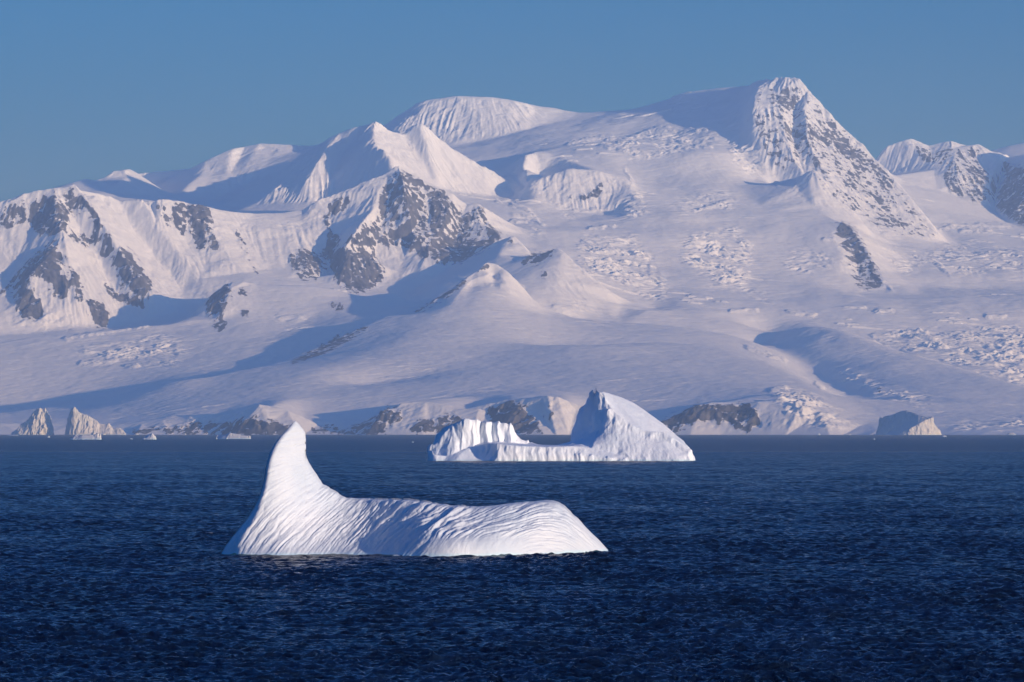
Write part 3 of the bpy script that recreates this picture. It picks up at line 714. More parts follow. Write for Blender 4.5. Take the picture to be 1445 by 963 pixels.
# broken ice: tilted blocks lying across the fall line
cell = fbm(wx / 95, wy / 42, 51, 3, .6)
crack = ridged(perlin(wx / 70, wy / 34, 55))
gate = smooth01(fbm(XX / 260, YY / 170, 58, 3), -.35, .35)
ser = (cell * 17 + crack * 10) * smooth01(serac, .1, .75) * (.25 + .75 * gate)
# scattered crevasse steps on the open snow
st = fbm(XX / 330, YY / 62, 61, 3, .5)
steps_ = smooth01(st, .6, .68) * smooth01(fbm(XX / 900, YY / 600, 64, 2), .15, .6) * 9 * np.clip(1 - steep, 0, 1) * np.where(GR == 0, .35, 1)
snow = big * np.where(GR == 0, 2.0, 4.5).astype(f32) * np.clip(SO + .3, 0, 1) + fbm(XX / 90, YY / 70, 71, 3, .5) * 1.3 + ridged(fbm((XX + YY * .5) / 170, (YY - XX * .3) / 48, 73, 3, .55)) * 1.1
steps_ = steps_ + scarp * 13 * np.clip(1 - steep, 0, 1)
inland = smooth01(base, -2, 40)
roll = fbm((XX + .4 * YY) / 1150, (YY - .3 * XX) / 900, 101, 3, .5) * np.where(GR == 3, 24, np.where(GR == 0, 6, 8)).astype(f32) * smooth01(SO, .15, .6)
roll = roll + fbm(XX / 330, YY / 300, 105, 2) * np.where(GR == 3, 6, 2).astype(f32) * smooth01(SO, .15, .6)
Hf = base + (fl + blur(roll, 4, 4) + rough + ser + steps_ + snow) * inland
del fl, rough, ser, steps_, snow, wx, wy, cell, crack
gy, gx = np.gradient(Hf, DY, DX)
sf = np.sqrt(gx * gx + gy * gy); sloc = np.clip(sf - blur(sf, 7, 6), -1, 1)
in_ = smooth01(rock, .04, .45)
rockf = rock + in_ * (np.where(GR == 4, .14, .25).astype(f32) * nB + np.where(GR == 4, .08, .17).astype(f32) * nA + .62 * sloc + .5 * fbm(XX / 46, YY / 36, 81, 4, .7) + np.where(GR == 4, .35, .1).astype(f32) * fbm(XX / 190, YY / 150, 85, 2))
print('relief', round(time.time() - T0, 1))

gy, gx = np.gradient(Hf, DY, DX)
nrm = np.stack([-gx, -gy, np.ones_like(gx)], -1)
nrm /= np.linalg.norm(nrm, axis=-1, keepdims=True)
del gx, gy
MAT_LAND = snow_rock_material()
land = {0: ('snow_hills', 'smooth snow covered hills with small rock cliffs along the far shore'),
        1: ('mountain', 'snowy mountain with dark rock faces on the left'),
        2: ('mountain', 'sharp fluted snow peak behind the rocky mountain on the left'),
        3: ('glacier', 'wide pale glacier and snow dome falling between the peaks in the middle'),
        4: ('mountain', 'highest summit with a steep rocky face on the right'),
        5: ('mountain', 'far pale peaks behind the summit at the right edge'),
        6: ('mountain', 'far low snowy ridge at the left behind the rock faces')}
fg = GR[:-1, :-1]
zmx = np.maximum(np.maximum(Hf[:-1, :-1], Hf[1:, :-1]), np.maximum(Hf[:-1, 1:], Hf[1:, 1:]))
for g, (nm, lb) in land.items():
    o = grid_mesh(nm, XX, YY, Hf, MAT_LAND, keep=(fg == g) & (zmx > -12), attrs={'rock': rockf}, normals=nrm)
    tag(o, lb, kind='structure')
print('land', round(time.time() - T0, 1))
del nrm, XX, YY, Hf, base, H, SO, nA, nB, ridA, big, craggy, rk, rock, rockf, serac, flute, gate, st, sm, slope, steep, inland, GR, fg, zmx
# ------------------------------------------------------------------ icebergs
ICE = ice_material('iceberg_ice', 9.0, .2)
ICE_MID = ice_material('far_iceberg_ice', 22.0, .35, k=1.2)
ICE_FAR = ice_material('distant_iceberg_ice', 60.0, 1.2, k=.95)
ICE_BLUE = ice_material('blue_iceberg_ice', 40.0, .8, True)


def tin_berg(name, label, mat, lines, cell, levels, rough, seed, zcut=-1.0, group=None, lic_amp=0.0, push=None):
    t = Tin()
    for soft, pts in lines:
        t.add(0, soft, pts, cell * 12)
    P = np.array(t.v)
    x0, y0 = P.min(0) - cell * 2; x1, y1 = P.max(0) + cell * 2
    nx, ny = int((x1 - x0) / cell) + 1, int((y1 - y0) / cell) + 1
    H, SO, _ = t.grid(x0, y0, cell, cell, nx, ny, zout=-4 * abs(zcut) - 2)
    Hs = soften(H, SO, levels, cell, cell)
    X, Y = np.meshgrid((x0 + cell * np.arange(nx)).astype(f32), (y0 + cell * np.arange(ny)).astype(f32))
    gy, gx = np.gradient(blur(Hs, 2, 2), cell, cell)
    sl = np.sqrt(gx * gx + gy * gy)
    s = smooth01(sl, .4, 1.6)
    lam = cell * 22
    n = fbm(X / lam, Y / lam, seed, 5, .55)
    amp = rough * (.25 + s)
    Z = Hs + ridged(n) * amp * np.clip(1.2 - SO, .12, 1)
    if lic_amp:
        Z = Z + lic(perlin(X / (cell * 7), Y / (cell * 7), seed + 7) + perlin(X / (cell * 18), Y / (cell * 18), seed + 8), blur(Hs, 2, 2), cell, cell, 14) * lic_amp * s
    # push the walls in and out too, so that cliffs get buttresses
    k = (push or rough * .9) * s
    X2 = X + k * fbm(Z / lam + 3, Y / lam, seed + 20, 3); Y2 = Y + k * fbm(X / (lam * .7), Z / (lam * 2), seed + 30, 3)
    zm = np.maximum(np.maximum(Z[:-1, :-1], Z[1:, :-1]), np.maximum(Z[:-1, 1:], Z[1:, 1:]))
    o = grid_mesh(name, X2, Y2, Z.astype(f32), mat, keep=zm > zcut)
    return tag(o, label, 'iceberg', group)


def ML(soft, *pts):
    return (soft, [at(x, y, d) for x, y, d in pts])


def MH(soft, *pts):
    return (soft, [((x - W0 / 2) / FPX * d, d, z) for x, d, z in pts])


# --- the wedge shaped berg in the middle distance
mid = [
    MH(0, (602, 2318, -3), (604, 2304, -3), (612, 2297, -3), (630, 2294, -3), (650, 2293, -3), (690, 2291.5, -3), (702, 2291, -3), (760, 2292, -3), (820, 2292, -3), (880, 2292, -3), (925, 2291, -3),
       (960, 2291.5, -3), (975, 2293, -3), (980, 2303, -3), (984, 2334, -3), (972, 2376, -3), (940, 2404, -3), (880, 2408, -3), (840, 2384, -3), (820, 2358, -3), (805, 2350, -3), (790, 2336, -3), (756, 2334, -3), (725, 2342, -3),
       (680, 2347, -3), (640, 2346, -3), (612, 2336, -3), (602, 2318, -3)),
    # left tower: foot of the wall, top edge, back edge
    ML(0, (611, 643, 2309), (616, 645, 2306), (631, 644, 2302.5), (641, 640, 2303), (650, 637, 2305), (662, 632, 2308), (667, 629.5, 2307.5), (676, 626.5, 2311.5), (688, 624.8, 2309.5), (694, 624.5, 2312.5), (704, 624, 2310.5), (711, 624.5, 2313.5), (720, 625.2, 2311.5), (728, 626, 2314), (742, 627.5, 2315.5)),
    ML(0, (613, 632, 2316), (619, 617, 2319), (623, 606, 2320), (633, 601, 2317), (640, 598, 2314), (646, 600, 2315.5), (652, 593, 2311.5), (656, 591.6, 2311), (664, 594, 2315), (669, 592, 2311.8), (673, 591.5, 2312), (679, 595, 2316.5), (686, 596.5, 2313.2), (695, 596, 2317), (702, 598, 2313.8), (703.6, 594, 2314.7), (706, 598, 2315), (713, 598, 2315.3), (720, 596.5, 2315.6), (724, 602, 2316),
       (726, 611, 2316.5), (731, 618.5, 2317), (737, 621, 2317.5), (742, 622.3, 2318), (746, 620.5, 2318), (750, 624, 2318.5), (757, 627.5, 2319)),
    MH(.1, (606, 2314, 6), (614, 2326, 12), (630, 2334, 17), (660, 2338, 19), (700, 2338, 19), (724, 2334, 15), (745, 2328, 8)),
    # dark outlying block on the left
    ML(0, (604, 628, 2313), (608, 627, 2311), (614, 627.5, 2310)),
    ML(0, (604.5, 634, 2308), (609, 637, 2304), (612, 642, 2301.5)),
    # low platform: front edge with its hollow blue face on the left
    ML(.02, (648, 643, 2300), (653, 638, 2303.5), (662, 633, 2306.5), (672, 629.5, 2307.5), (682, 627.3, 2306.5), (692, 626.2, 2303), (701.5, 626, 2296.5), (708, 627, 2296), (716, 627.8, 2295.5), (742, 629.8, 2295.5), (765, 630.5, 2296), (784, 630.3, 2296.5), (805, 629.8, 2297.5), (822, 630.5, 2299), (835, 633, 2299.5), (860, 638, 2299), (885, 645, 2296)),
    ML(.05, (655, 646, 2299.5), (672, 643, 2302.5), (688, 641, 2301.5), (698, 642, 2296), (701.5, 643, 2293)),
    ML(0, (702, 643, 2292.6), (760, 643, 2293.4), (810, 643, 2293.6), (850, 645, 2293.8), (880, 648.5, 2293)),
    ML(.1, (742, 628, 2316), (765, 628.6, 2326), (785, 628.2, 2330), (803, 627.6, 2332)),
    ML(.2, (765, 629, 2310), (800, 628.4, 2312), (820, 627.4, 2312)),
    # the wedge: lit edge, dark left side, roof, ledge, apron
    ML(0, (840, 546, 2327), (842, 547, 2326), (846, 552, 2324.5), (853, 560, 2322), (858, 569, 2319.5), (856, 581, 2317), (853.5, 596, 2313.5), (855.5, 605, 2310.5), (849, 613, 2310), (836, 620, 2309), (820, 627, 2309)),
    ML(0, (840, 546, 2327), (836, 549, 2328.5), (833, 554, 2330.5), (829, 564, 2333), (825, 572, 2335.5), (819, 576, 2337.5), (816.5, 582, 2338.5), (814, 595, 2340.5), (811, 608, 2342.5), (807, 613.5, 2344), (806.3, 625, 2345)),
    ML(.15, (845, 582, 2327), (839, 595, 2327), (834, 608, 2325)),
    ML(0, (826, 618, 2318), (836, 612, 2316.5), (845, 607, 2314.5), (853, 603, 2312)),
    ML(.25, (843, 547.3, 2329), (852, 549, 2338), (867, 553.5, 2348), (876, 557.5, 2354), (884, 560, 2358), (897, 570, 2362), (907, 578, 2363), (917, 585, 2363), (928, 592, 2362), (939, 599, 2360), (949, 608, 2354), (958, 616, 2347), (967, 624, 2338), (976, 632, 2326), (977.5, 636, 2318)),
    ML(0, (858, 570, 2319.3), (862, 576, 2317.5), (867, 581, 2316), (875, 589, 2313.5), (883, 595, 2312), (895, 602, 2310.3), (908, 607.5, 2309.5), (922, 609.5, 2309), (936, 610, 2309), (944, 614, 2308.5), (950, 618.6, 2307), (962, 627, 2305), (976, 635, 2303.5)),
    ML(0, (858, 577, 2316), (866, 590, 2313), (876, 600, 2310.8), (890, 608, 2309), (908, 615, 2307.6), (925, 619, 2306.8), (940, 623, 2306), (955, 632, 2303.5), (971, 642, 2300)),
    ML(.4, (858, 607, 2308.5), (868, 612, 2306.5), (880, 621, 2303.5), (892, 630, 2300.5), (906, 639, 2297.5), (922, 648, 2293.2)),
    ML(.4, (872, 603, 2309.2), (890, 618, 2305.5), (910, 632, 2301), (935, 647, 2294)),
    ML(.4, (848, 616, 2307), (862, 624, 2303), (878, 635, 2299), (900, 648, 2293.4)),
    ML(.1, (936, 625, 2304), (944, 636, 2299.5), (952, 648.5, 2293)),
    MH(.2, (867, 2384, 22), (900, 2394, 20), (940, 2387, 13), (968, 2360, 6)),
]
tin_berg('iceberg', 'large iceberg with a wedge shaped peak and a blocky tower behind the fin iceberg', ICE_MID, mid, .3,
         [(.05, .5), (.2, 1.8), (.5, 4)], .30, 201, zcut=-1.2, lic_amp=.26, push=.75)


# --- distant bergs: ridge line, thickness, distance
def ridge_berg(name, label, mat, d, crest, th, rough, seed, group=None, side=.15, cell=None, ribs=(), la=0.0, lean=0.0):
    n = len(crest)
    xs = [c[0] for c in crest]
    w = xs[-1] - xs[0]
    lines = []
    top = []
    for i, c in enumerate(crest):
        dd = d + (c[2] if len(c) > 2 else 0)
        top.append(at(c[0], c[1], dd))
    lines.append((0, top))
    base_ = -1.5 * th / 20
    ring = []
    for i in range(13):
        a = math.pi * i / 12
        ring.append((xs[0] - .01 * w + w * 1.02 * (1 - math.cos(a)) / 2, d - th * math.sin(a) ** .6, base_))
    for i in range(1, 12):
        a = math.pi * (1 - i / 12)
        ring.append((xs[0] - .01 * w + w * 1.02 * (1 - math.cos(a)) / 2, d + th * 1.1 * math.sin(a) ** .6 + lean, base_))
    ring.append(ring[0])
    lines.append((0, [((x - W0 / 2) / FPX * y, y, z) for x, y, z in ring]))
    for r in ribs:
        lines.append((r[0], [at(x, y, d + e) for x, y, e in r[1]]))
    cell = cell or max(.35, w * d / FPX / 190)
    tin_berg(name, label, mat, lines, cell, [(.2, cell * 3)], rough, seed, zcut=base_ * .8, group=group, lic_amp=la)


ridge_berg('iceberg', 'pale grey pinnacle iceberg nearest the left edge of the far shore', ICE_FAR, 21900,
           [(17, 612.8), (24, 606), (31, 598), (36, 595.5), (42, 590), (46, 583), (47.5, 585), (52, 577, -10), (56, 575.5, -15), (60, 577, -12), (64, 576.5, -15), (69, 583, 0), (71, 588, 20), (67, 597, -15), (63, 601, -60), (70, 607, -50), (76, 612.8)], 75, 6, 301,
           group='pinnacle icebergs by the far shore', la=2.2)
ridge_berg('iceberg', 'pale pinnacle iceberg with two lower steps on its right side', ICE_FAR, 21800,
           [(92, 612.8), (93, 605), (96, 590, 20), (98, 584, 20), (101, 578), (104, 576, -20), (107, 576.5, -20), (112, 582, -20), (117, 585.5, -20), (122, 585, -20), (126, 588), (131, 592.5, -5), (135, 593), (140, 598, 5), (145, 599.5, 10), (150, 599, 0), (153, 597.5, 0), (156, 605, 10), (160, 606), (164, 604), (169, 603.5), (174, 606.5), (177.5, 612.8)],
           80, 5, 302, group='pinnacle icebergs by the far shore', la=2.2)
ridge_berg('iceberg', 'broad flat topped iceberg, dark on its left with a bright right end', ICE_FAR, 21200,
           [(1233, 613, 200), (1239, 604, 190), (1241, 592, 180), (1246, 588, 160), (1258, 586, 100), (1271, 580.5, 30), (1278, 579, 0), (1286, 582, -40), (1296, 585.5, -90), (1310, 589.5, -150), (1316, 589, -165), (1318, 594, -150), (1320, 603, -130), (1326, 606, -110), (1329, 612.8, -90)],
           300, 5, 303, ribs=[(0, [(1315, 590, -170), (1300, 596, -210), (1286, 604, -250), (1281, 612, -280)]), (0, [(1274, 581, 15), (1262, 600, -40), (1255, 611, -60)])], la=3)
ridge_berg('iceberg', 'long low ragged iceberg left of the small pointed one', ICE_FAR, 8600,
           [(100, 620.3), (104, 617, 2), (107, 613.8, 2), (112, 614.6), (117, 614, -3), (122, 614.8), (127, 615.5, -4), (131, 614), (135, 613.2, 4), (138, 612), (140, 611.7), (142, 613.5), (142.8, 620.2)], 22, 1.6, 304, la=.8)
ridge_berg('iceberg', 'small white pointed iceberg with a low snow shelf', ICE_FAR, 8700,
           [(200.5, 620.2), (203, 618.4), (205, 617, 3), (208, 614, 6), (210, 614.6, 8), (212.5, 612.5, 2), (215, 611.5), (217, 614.2), (219, 615.4), (220.5, 617.5), (221, 620.3)], 20, .7, 305,
           ribs=[(0, [(203, 618.7, -12), (212, 618.2, -13), (220, 618.3, -12)])])
ridge_berg('iceberg', 'low grey iceberg with a row of humps just left of the fin', ICE_FAR, 9300,
           [(305, 619.2), (307, 614.4, 12), (312, 614, 14), (317, 614.6, 10), (321, 612.6, 0), (325, 611, -2), (328, 612, -2), (332, 613, 2), (335, 612.6), (339, 615.3, 4), (343, 614.8, -2), (348, 615.3), (351, 614.6), (353.5, 616), (354, 619.2)], 25, 1.3, 306, la=.8)
ridge_berg('iceberg', 'small white ice block on the waterline of the far shore', ICE_FAR, 21700,
           [(661, 613.2), (664, 611), (668, 608.3), (674, 606.6), (680, 608.2), (684, 610.4), (689, 611.8), (692, 613.2)], 60, 2.5, 307)
tiny = [(66.5, 71, 618.2, 614.9, 11500, 'tiny white growler between the two pinnacle icebergs', ICE_FAR),
        (182.5, 188, 620.6, 618.5, 9000, 'tiny white growler just left of the small pointed iceberg', ICE_FAR),
        (190, 196, 613.3, 611.2, 21200, 'tiny pale ice lump on the shoreline above the pointed iceberg', ICE_FAR),
        (10, 27, 615.2, 613.6, 17000, 'thin flat strip of ice at the far left edge', ICE_FAR),
        (260, 263, 613.4, 611.6, 21200, 'single white speck of ice on the horizon before the scalloped shore ice', ICE_FAR),
        (304.5, 306.6, 619.6, 617.4, 9200, 'small white ice chip at the left end of the low humped iceberg', ICE_FAR),
        (1232, 1235, 621, 618.4, 8800, 'lone white growler on open water left of the broad dark iceberg', ICE_FAR),
        (1329, 1336, 617, 614.2, 13000, 'little ice piece with a dark top right of the broad dark iceberg', ICE_FAR),
        (1152, 1158, 611.2 + 2.4, 609.9 + 1.6, 21200, 'flat blue ice floe on the shoreline right of the wedge peak', ICE_BLUE),
        (1190, 1202, 614.4, 611.9, 20500, 'ragged white ice piece on the shoreline at the right', ICE_FAR),
        (581, 584, 624.6, 623.4, 6300, 'white ice chip on the water left of the blocky tower', ICE_FAR),
        (1420, 1434, 613.4, 610.6, 21200, 'low white ice lump by the shore at the right edge', ICE_FAR)]
for i, (xa, xb, yb, yt, d, lb, mt) in enumerate(tiny):
    r = np.random.RandomState(70 + i)
    n = 7
    cr = []
    for k in range(n):
        t = k / (n - 1)
        h = math.sin(math.pi * min(max(t, 0), 1)) ** .5 * r.uniform(.75, 1.0)
        cr.append((xa + (xb - xa) * t, yb - (yb - yt) * h))
    wid = (xb - xa) * d / FPX
    ridge_berg('small_iceberg', lb, mt, d, cr, wid * .45, wid * .03, 400 + i, group='small ice pieces on the far water', cell=wid / 34)

# --- the near iceberg: fin and long furrowed back
outl = np.array([(312, 783.5), (315, 778), (320, 770), (330, 757), (338, 747), (345, 738.5), (352, 729), (357, 721), (362, 711), (366, 702), (370, 688), (373, 674), (375, 660), (378, 648), (382, 637), (388, 626), (396, 615.5), (404, 607.5), (410, 600.5), (414.5, 595), (417.5, 593.8), (421, 597.5),
                 (425, 602.5), (428.5, 606.5), (431, 611), (431.5, 618), (431, 628), (431.4, 638), (433, 646), (437, 655), (443, 664), (450, 675), (455.5, 683.5), (457.5, 684.5), (463, 687.5), (470, 692.5), (480, 698.8), (488, 702.5), (497, 703), (505, 704.2), (520, 703.8), (535, 705.6), (548, 705), (560, 706.2), (577, 706), (600, 708.6), (620, 711.5), (640, 714), (655, 714.6), (670, 715.3),
                 (690, 714.4), (705, 712.6), (730, 709.6), (755, 707.6), (770, 706.4), (780, 706.8), (788, 709.5), (796, 714.5), (802, 721), (809, 728), (815, 732), (820, 737), (826, 744), (834, 752), (843, 761), (851, 769), (858, 776.5)])
DN = 548.0
nc, nr = 1150, 300
# columns gathered where the outline is steep
xd = np.linspace(312, 858, 6000); td = np.interp(xd, outl[:, 0], outl[:, 1])
arc = np.cumsum(np.hypot(np.diff(xd, prepend=xd[0]), .8 * np.diff(td, prepend=td[0])))
xc = np.interp(np.linspace(0, arc[-1], nc), arc, xd)
tp = np.interp(xc, outl[:, 0], outl[:, 1])
kk = np.exp(-np.linspace(-2, 2, 9) ** 2); kk /= kk.sum()
tp = np.convolve(np.pad(tp, 4, mode='edge'), kk, 'valid')
foot = np.interp(xd, [312, 330, 400, 450, 480, 520, 560, 600, 640, 700, 760, 810, 858], [550.5, 547, 545.4, 547, 547.4, 546.6, 544.0, 541.2, 540.8, 542.8, 547.5, 554, 563])
foot = np.interp(xc, xd, blur(foot[None].astype(f32), 110, 0)[0])
zk = np.array([-2, 0, 1, 2, 3, 4, 5.5, 7, 9, 12, 16.5])
tabx = [312, 345, 380, 420, 455, 490, 540, 575, 610, 660, 720, 780, 820, 858]
tab = np.array([
    [-.5, 0, .7, 1.2, 1.7, 2.1, 2.6, 2.9, 3.4, 4.2, 5.2],
    [-.5, 0, .9, 1.5, 2.0, 2.4, 2.9, 3.2, 3.7, 4.5, 5.5],
    [-.7, 0, 1.3, 2.1, 2.8, 3.3, 3.9, 4.4, 4.9, 5.6, 6.6],
    [-1., 0, 1.9, 3.2, 4.3, 5.2, 6.2, 6.9, 7.6, 8.4, 9.4],
    [-1.2, 0, 2.2, 3.9, 5.4, 6.7, 8.3, 9.6, 10.9, 12.4, 14],
    [-1.6, 0, 2.4, 4.3, 5.9, 7.4, 9.6, 11.6, 14, 16, 18],
    [-2., 0, 2.6, 4.5, 6.1, 7.7, 10.4, 13.8, 17, 19, 21],
    [-1., 0, 1.7, 3.7, 5.6, 7.5, 10.6, 14.2, 17, 19, 21],
    [-.3, 0, .35, 1.5, 4.2, 6.8, 10.4, 14.6, 17, 19, 21],
    [-.2, 0, .25, 1.0, 3.4, 6.4, 10.2, 14.4, 17, 19, 21],
    [-.2, 0, .35, 1.0, 2.5, 4.9, 9.2, 13.6, 17, 19, 21],
    [-.3, 0, .6, 1.4, 2.5, 3.9, 6.9, 11., 15, 17, 19],
    [-.4, 0, .8, 1.7, 2.7, 3.8, 5.8, 8.4, 11, 13, 15],
    [-.4, 0, .8, 1.7, 2.7, 3.8, 5.6, 7.5, 9, 11, 13]])
zfine = np.linspace(-2, 17, 400)
S1 = np.array([np.interp(zfine, zk, r) for r in tab])
S1 = blur(S1.astype(f32), 7, 0)                                   # rounder in height
S2 = np.stack([np.interp(xd, tabx, S1[:, k]) for k in range(len(zfine))], 0)
S2 = blur(S2.astype(f32), 130, 0)
S2 = np.stack([np.interp(xc, xd, r_) for r_ in S2], 0)


def relief(ci, z):
    k = np.clip((z + 2) / 19 * 399, 0, 398.999); k0 = k.astype(int); fr = k - k0
    return S2[k0, ci] * (1 - fr) + S2[np.minimum(k0 + 1, 399), ci] * fr


ci = np.arange(nc)
zt = np.zeros(nc); yt_ = np.full(nc, DN)
for _ in range(6):                                                 # crest depth and height agree with the outline
    zt = np.array([at(a, b, c)[2] for a, b, c in zip(xc, tp, yt_)])
    zt = np.maximum(zt, .02)
    yt_ = foot + relief(ci, zt) + .5
yt_ = np.convolve(np.pad(yt_, 20, mode='edge'), np.ones(41) / 41, 'valid')
zt = np.maximum(np.array([at(a, b, c)[2] for a, b, c in zip(xc, tp, yt_)]), .02)
Xc = (xc - W0 / 2) / FPX * DN                                       # plan x of the columns
dT = np.gradient(zt, Xc)
nf = 330
tt = (np.linspace(0, 1, nf) ** .9)[:, None]
ZF = -1.6 + (zt[None, :] + 1.6) * tt
CI = np.broadcast_to(ci, ZF.shape)
YF = foot[None, :] + relief(CI, ZF)
e = np.full(ZF.shape, 9.0, f32)                                     # distance from the outline
Xf = np.broadcast_to(Xc, ZF.shape).astype(f32); Zf = ZF.astype(f32)
for q_ in range(0, nc, 2):
    np.minimum(e, (Xf - f32(Xc[q_])) ** 2 + (Zf - f32(zt[q_])) ** 2, out=e)
e = np.sqrt(e)
wr = np.interp(xc, [312, 325, 350, 370, 400, 430, 470, 858], [1.6, 1.7, 1.2, .7, .6, .6, .9, 1.0])[None, :]
rr = np.interp(xc, [312, 325, 350, 370, 400, 430, 470, 858], [3.4, 3.4, 2.2, 1.0, .8, .7, .9, 1.2])[None, :]
q = np.clip(1 - e / wr, 0, 1)
YF = YF + rr * (1 - np.sqrt(np.maximum(1 - q * q, 0)))
# back side
nb_ = 90
tb = (np.linspace(0, 1, nb_ + 1)[1:])[:, None]
yc = YF[-1][None, :]
ZB = zt[None, :] - (zt[None, :] + 1.6) * tb ** 1.5
wb = np.interp(xc, [312, 345, 380, 430, 470, 560, 760, 858], [2, 4, 5, 6, 9, 12, 12, 4])[None, :]
YB = yc + wb * (1 - (1 - tb) ** 1.7) + .01
Z = np.vstack([ZF, ZB]).astype(f32); Y = np.vstack([YF, YB]).astype(f32)
PXc = np.broadcast_to(xc, Z.shape)
X = ((PXc - W0 / 2) / FPX * Y).astype(f32)
# furrows drawn out along the flow of the melt: from the crest down to the left, level over the hump on the right
flow = [(417, 610, 15), (400, 640, 8), (430, 650, 12), (385, 670, 25), (420, 675, 30), (450, 690, 28), (370, 710, 50), (410, 705, 40), (455, 705, 38), (345, 760, 55), (390, 745, 48), (430, 735, 42), (430, 775, 45), (465, 725, 46), (480, 750, 50),
        (490, 712, 40), (520, 712, 48), (520, 740, 55), (505, 775, 42), (545, 712, 42), (555, 745, 42), (570, 775, 48), (590, 715, 35), (600, 740, 28), (610, 765, 60), (640, 722, 32), (650, 745, 20), (660, 775, 80),
        (690, 725, 28), (700, 750, 12), (710, 775, 80), (740, 718, 22), (750, 740, 15), (770, 725, 5), (780, 750, -8), (790, 720, -22), (810, 745, -35), (830, 765, -42), (850, 775, -42)]
st_ = .4
gxp, gyp = np.meshgrid(np.arange(304, 868, st_, dtype=f32), np.arange(586, 796, st_, dtype=f32))
cs_ = 0; sn_ = 0
for fx, fy, an in flow:
    wgt = 1 / ((gxp - fx) ** 2 + (gyp - fy) ** 2 + 60) ** 1.4
    cs_ = cs_ + wgt * math.cos(math.radians(2 * an)); sn_ = sn_ + wgt * math.sin(math.radians(2 * an))
th_ = .5 * np.arctan2(sn_, cs_) + .16 * fbm(gxp / 60, gyp / 40, 505, 2)
vxx = (np.cos(th_) * 1.4).astype(f32); vyy = (-np.sin(th_) * 1.4).astype(f32)


def drawn(noise, steps):
    ny, nx = noise.shape
    acc = noise.copy()
    for sg in (1, -1):
        a = np.broadcast_to(np.arange(nx, dtype=f32), noise.shape).copy(); c = np.broadcast_to(np.arange(ny, dtype=f32)[:, None], noise.shape).copy()
        ix = a.astype(np.int32); iy = c.astype(np.int32)
        for k in range(steps):
            a += sg * vxx[iy, ix]; c += sg * vyy[iy, ix]
            ix = np.clip((a + .5).astype(np.int32), 0, nx - 1); iy = np.clip((c + .5).astype(np.int32), 0, ny - 1)
            acc += noise[iy, ix]
    return acc / acc.std()


F1 = drawn(perlin(gxp / 13, gyp / 13, 501), 85)
F2 = drawn(perlin(gxp / 6, gyp / 6, 502), 60)
F3 = drawn(perlin(gxp / 2.6, gyp / 2.6, 503), 30)
pch2 = smooth01(fbm(gxp / 110, gyp / 45, 523, 2), -.4, .4)
pch = smooth01(fbm(gxp / 75, gyp / 40, 521, 2), -.55, .45)
img = np.minimum(np.abs(F1), 1.5) * .19 * (.45 + .55 * pch2) + np.minimum(np.abs(F2), 1.6) * .10 * (.3 + .7 * pch) + F3 * .024 + fbm(gxp / 9, gyp / 7, 527, 3) * .03
img = img.astype(f32)


def bil(im, u, v):
    u = np.clip(u, 0, im.shape[1] - 1.001); v = np.clip(v, 0, im.shape[0] - 1.001)
    a = u.astype(int); c = v.astype(int); fu = u - a; fv = v - c
    return (im[c, a] * (1 - fu) + im[c, a + 1] * fu) * (1 - fv) + (im[c + 1, a] * (1 - fu) + im[c + 1, a + 1] * fu) * fv


px_ = PXc
pyv = project(X, Y, Z)[1]
fold = bil(img, (px_ - 304) / st_, (pyv - 586) / st_)
lowz = smooth01(Z, .3, 1.6)
body = smooth01(px_, 425, 500) * (1 - smooth01(px_, 770, 840) * .72)
fin = 1 - smooth01(px_, 430, 500)
bulge = np.clip(1 - (smooth01(px_, 585, 620) * (1 - smooth01(px_, 720, 790))) * (1 - smooth01(Z, 1.8, 2.8)), 0.12, 1)
amp = (body + fin * (.27 + .25 * (1 - smooth01(Z, 3, 8.5)))) * bulge * (.5 + .5 * lowz)
disp = fold * amp
disp += .14 * fbm(X / 9, Z / 5, 531, 3) * (body + .2 * fin) * bulge
disp += (ridged(perlin(X / 1.3 + .5 * fbm(X / 3, Z / 3, 541, 2), Z / 9, 540)) * .035) * (1 - bulge)
P = np.stack([X, Y, Z], -1)
du = np.gradient(P, axis=1); dv = np.gradient(P, axis=0)
nn = np.cross(du, dv); nn /= np.linalg.norm(nn, axis=-1, keepdims=True) + 1e-9
nn = blur(nn[..., 0].astype(f32), 3, 2), blur(nn[..., 1].astype(f32), 3, 2), blur(nn[..., 2].astype(f32), 3, 2)
fade = smooth01(np.vstack([e, np.full(ZB.shape, 2.0)]), 0, .5) * np.vstack([np.ones(ZF.shape), np.full(ZB.shape, .4)]) * smooth01(px_, 312, 330) * (1 - smooth01(px_, 848, 858))
disp = disp * (.2 + .8 * fade)
X = X + nn[0] * disp; Y = Y + nn[1] * disp; Z = Z + nn[2] * disp
o = grid_mesh('iceberg', X.astype(f32), Y.astype(f32), Z.astype(f32), ICE)
tag(o, 'nearest white iceberg with a tall shark fin at one end and a long furrowed back', 'iceberg')
print('bergs', round(time.time() - T0, 1))

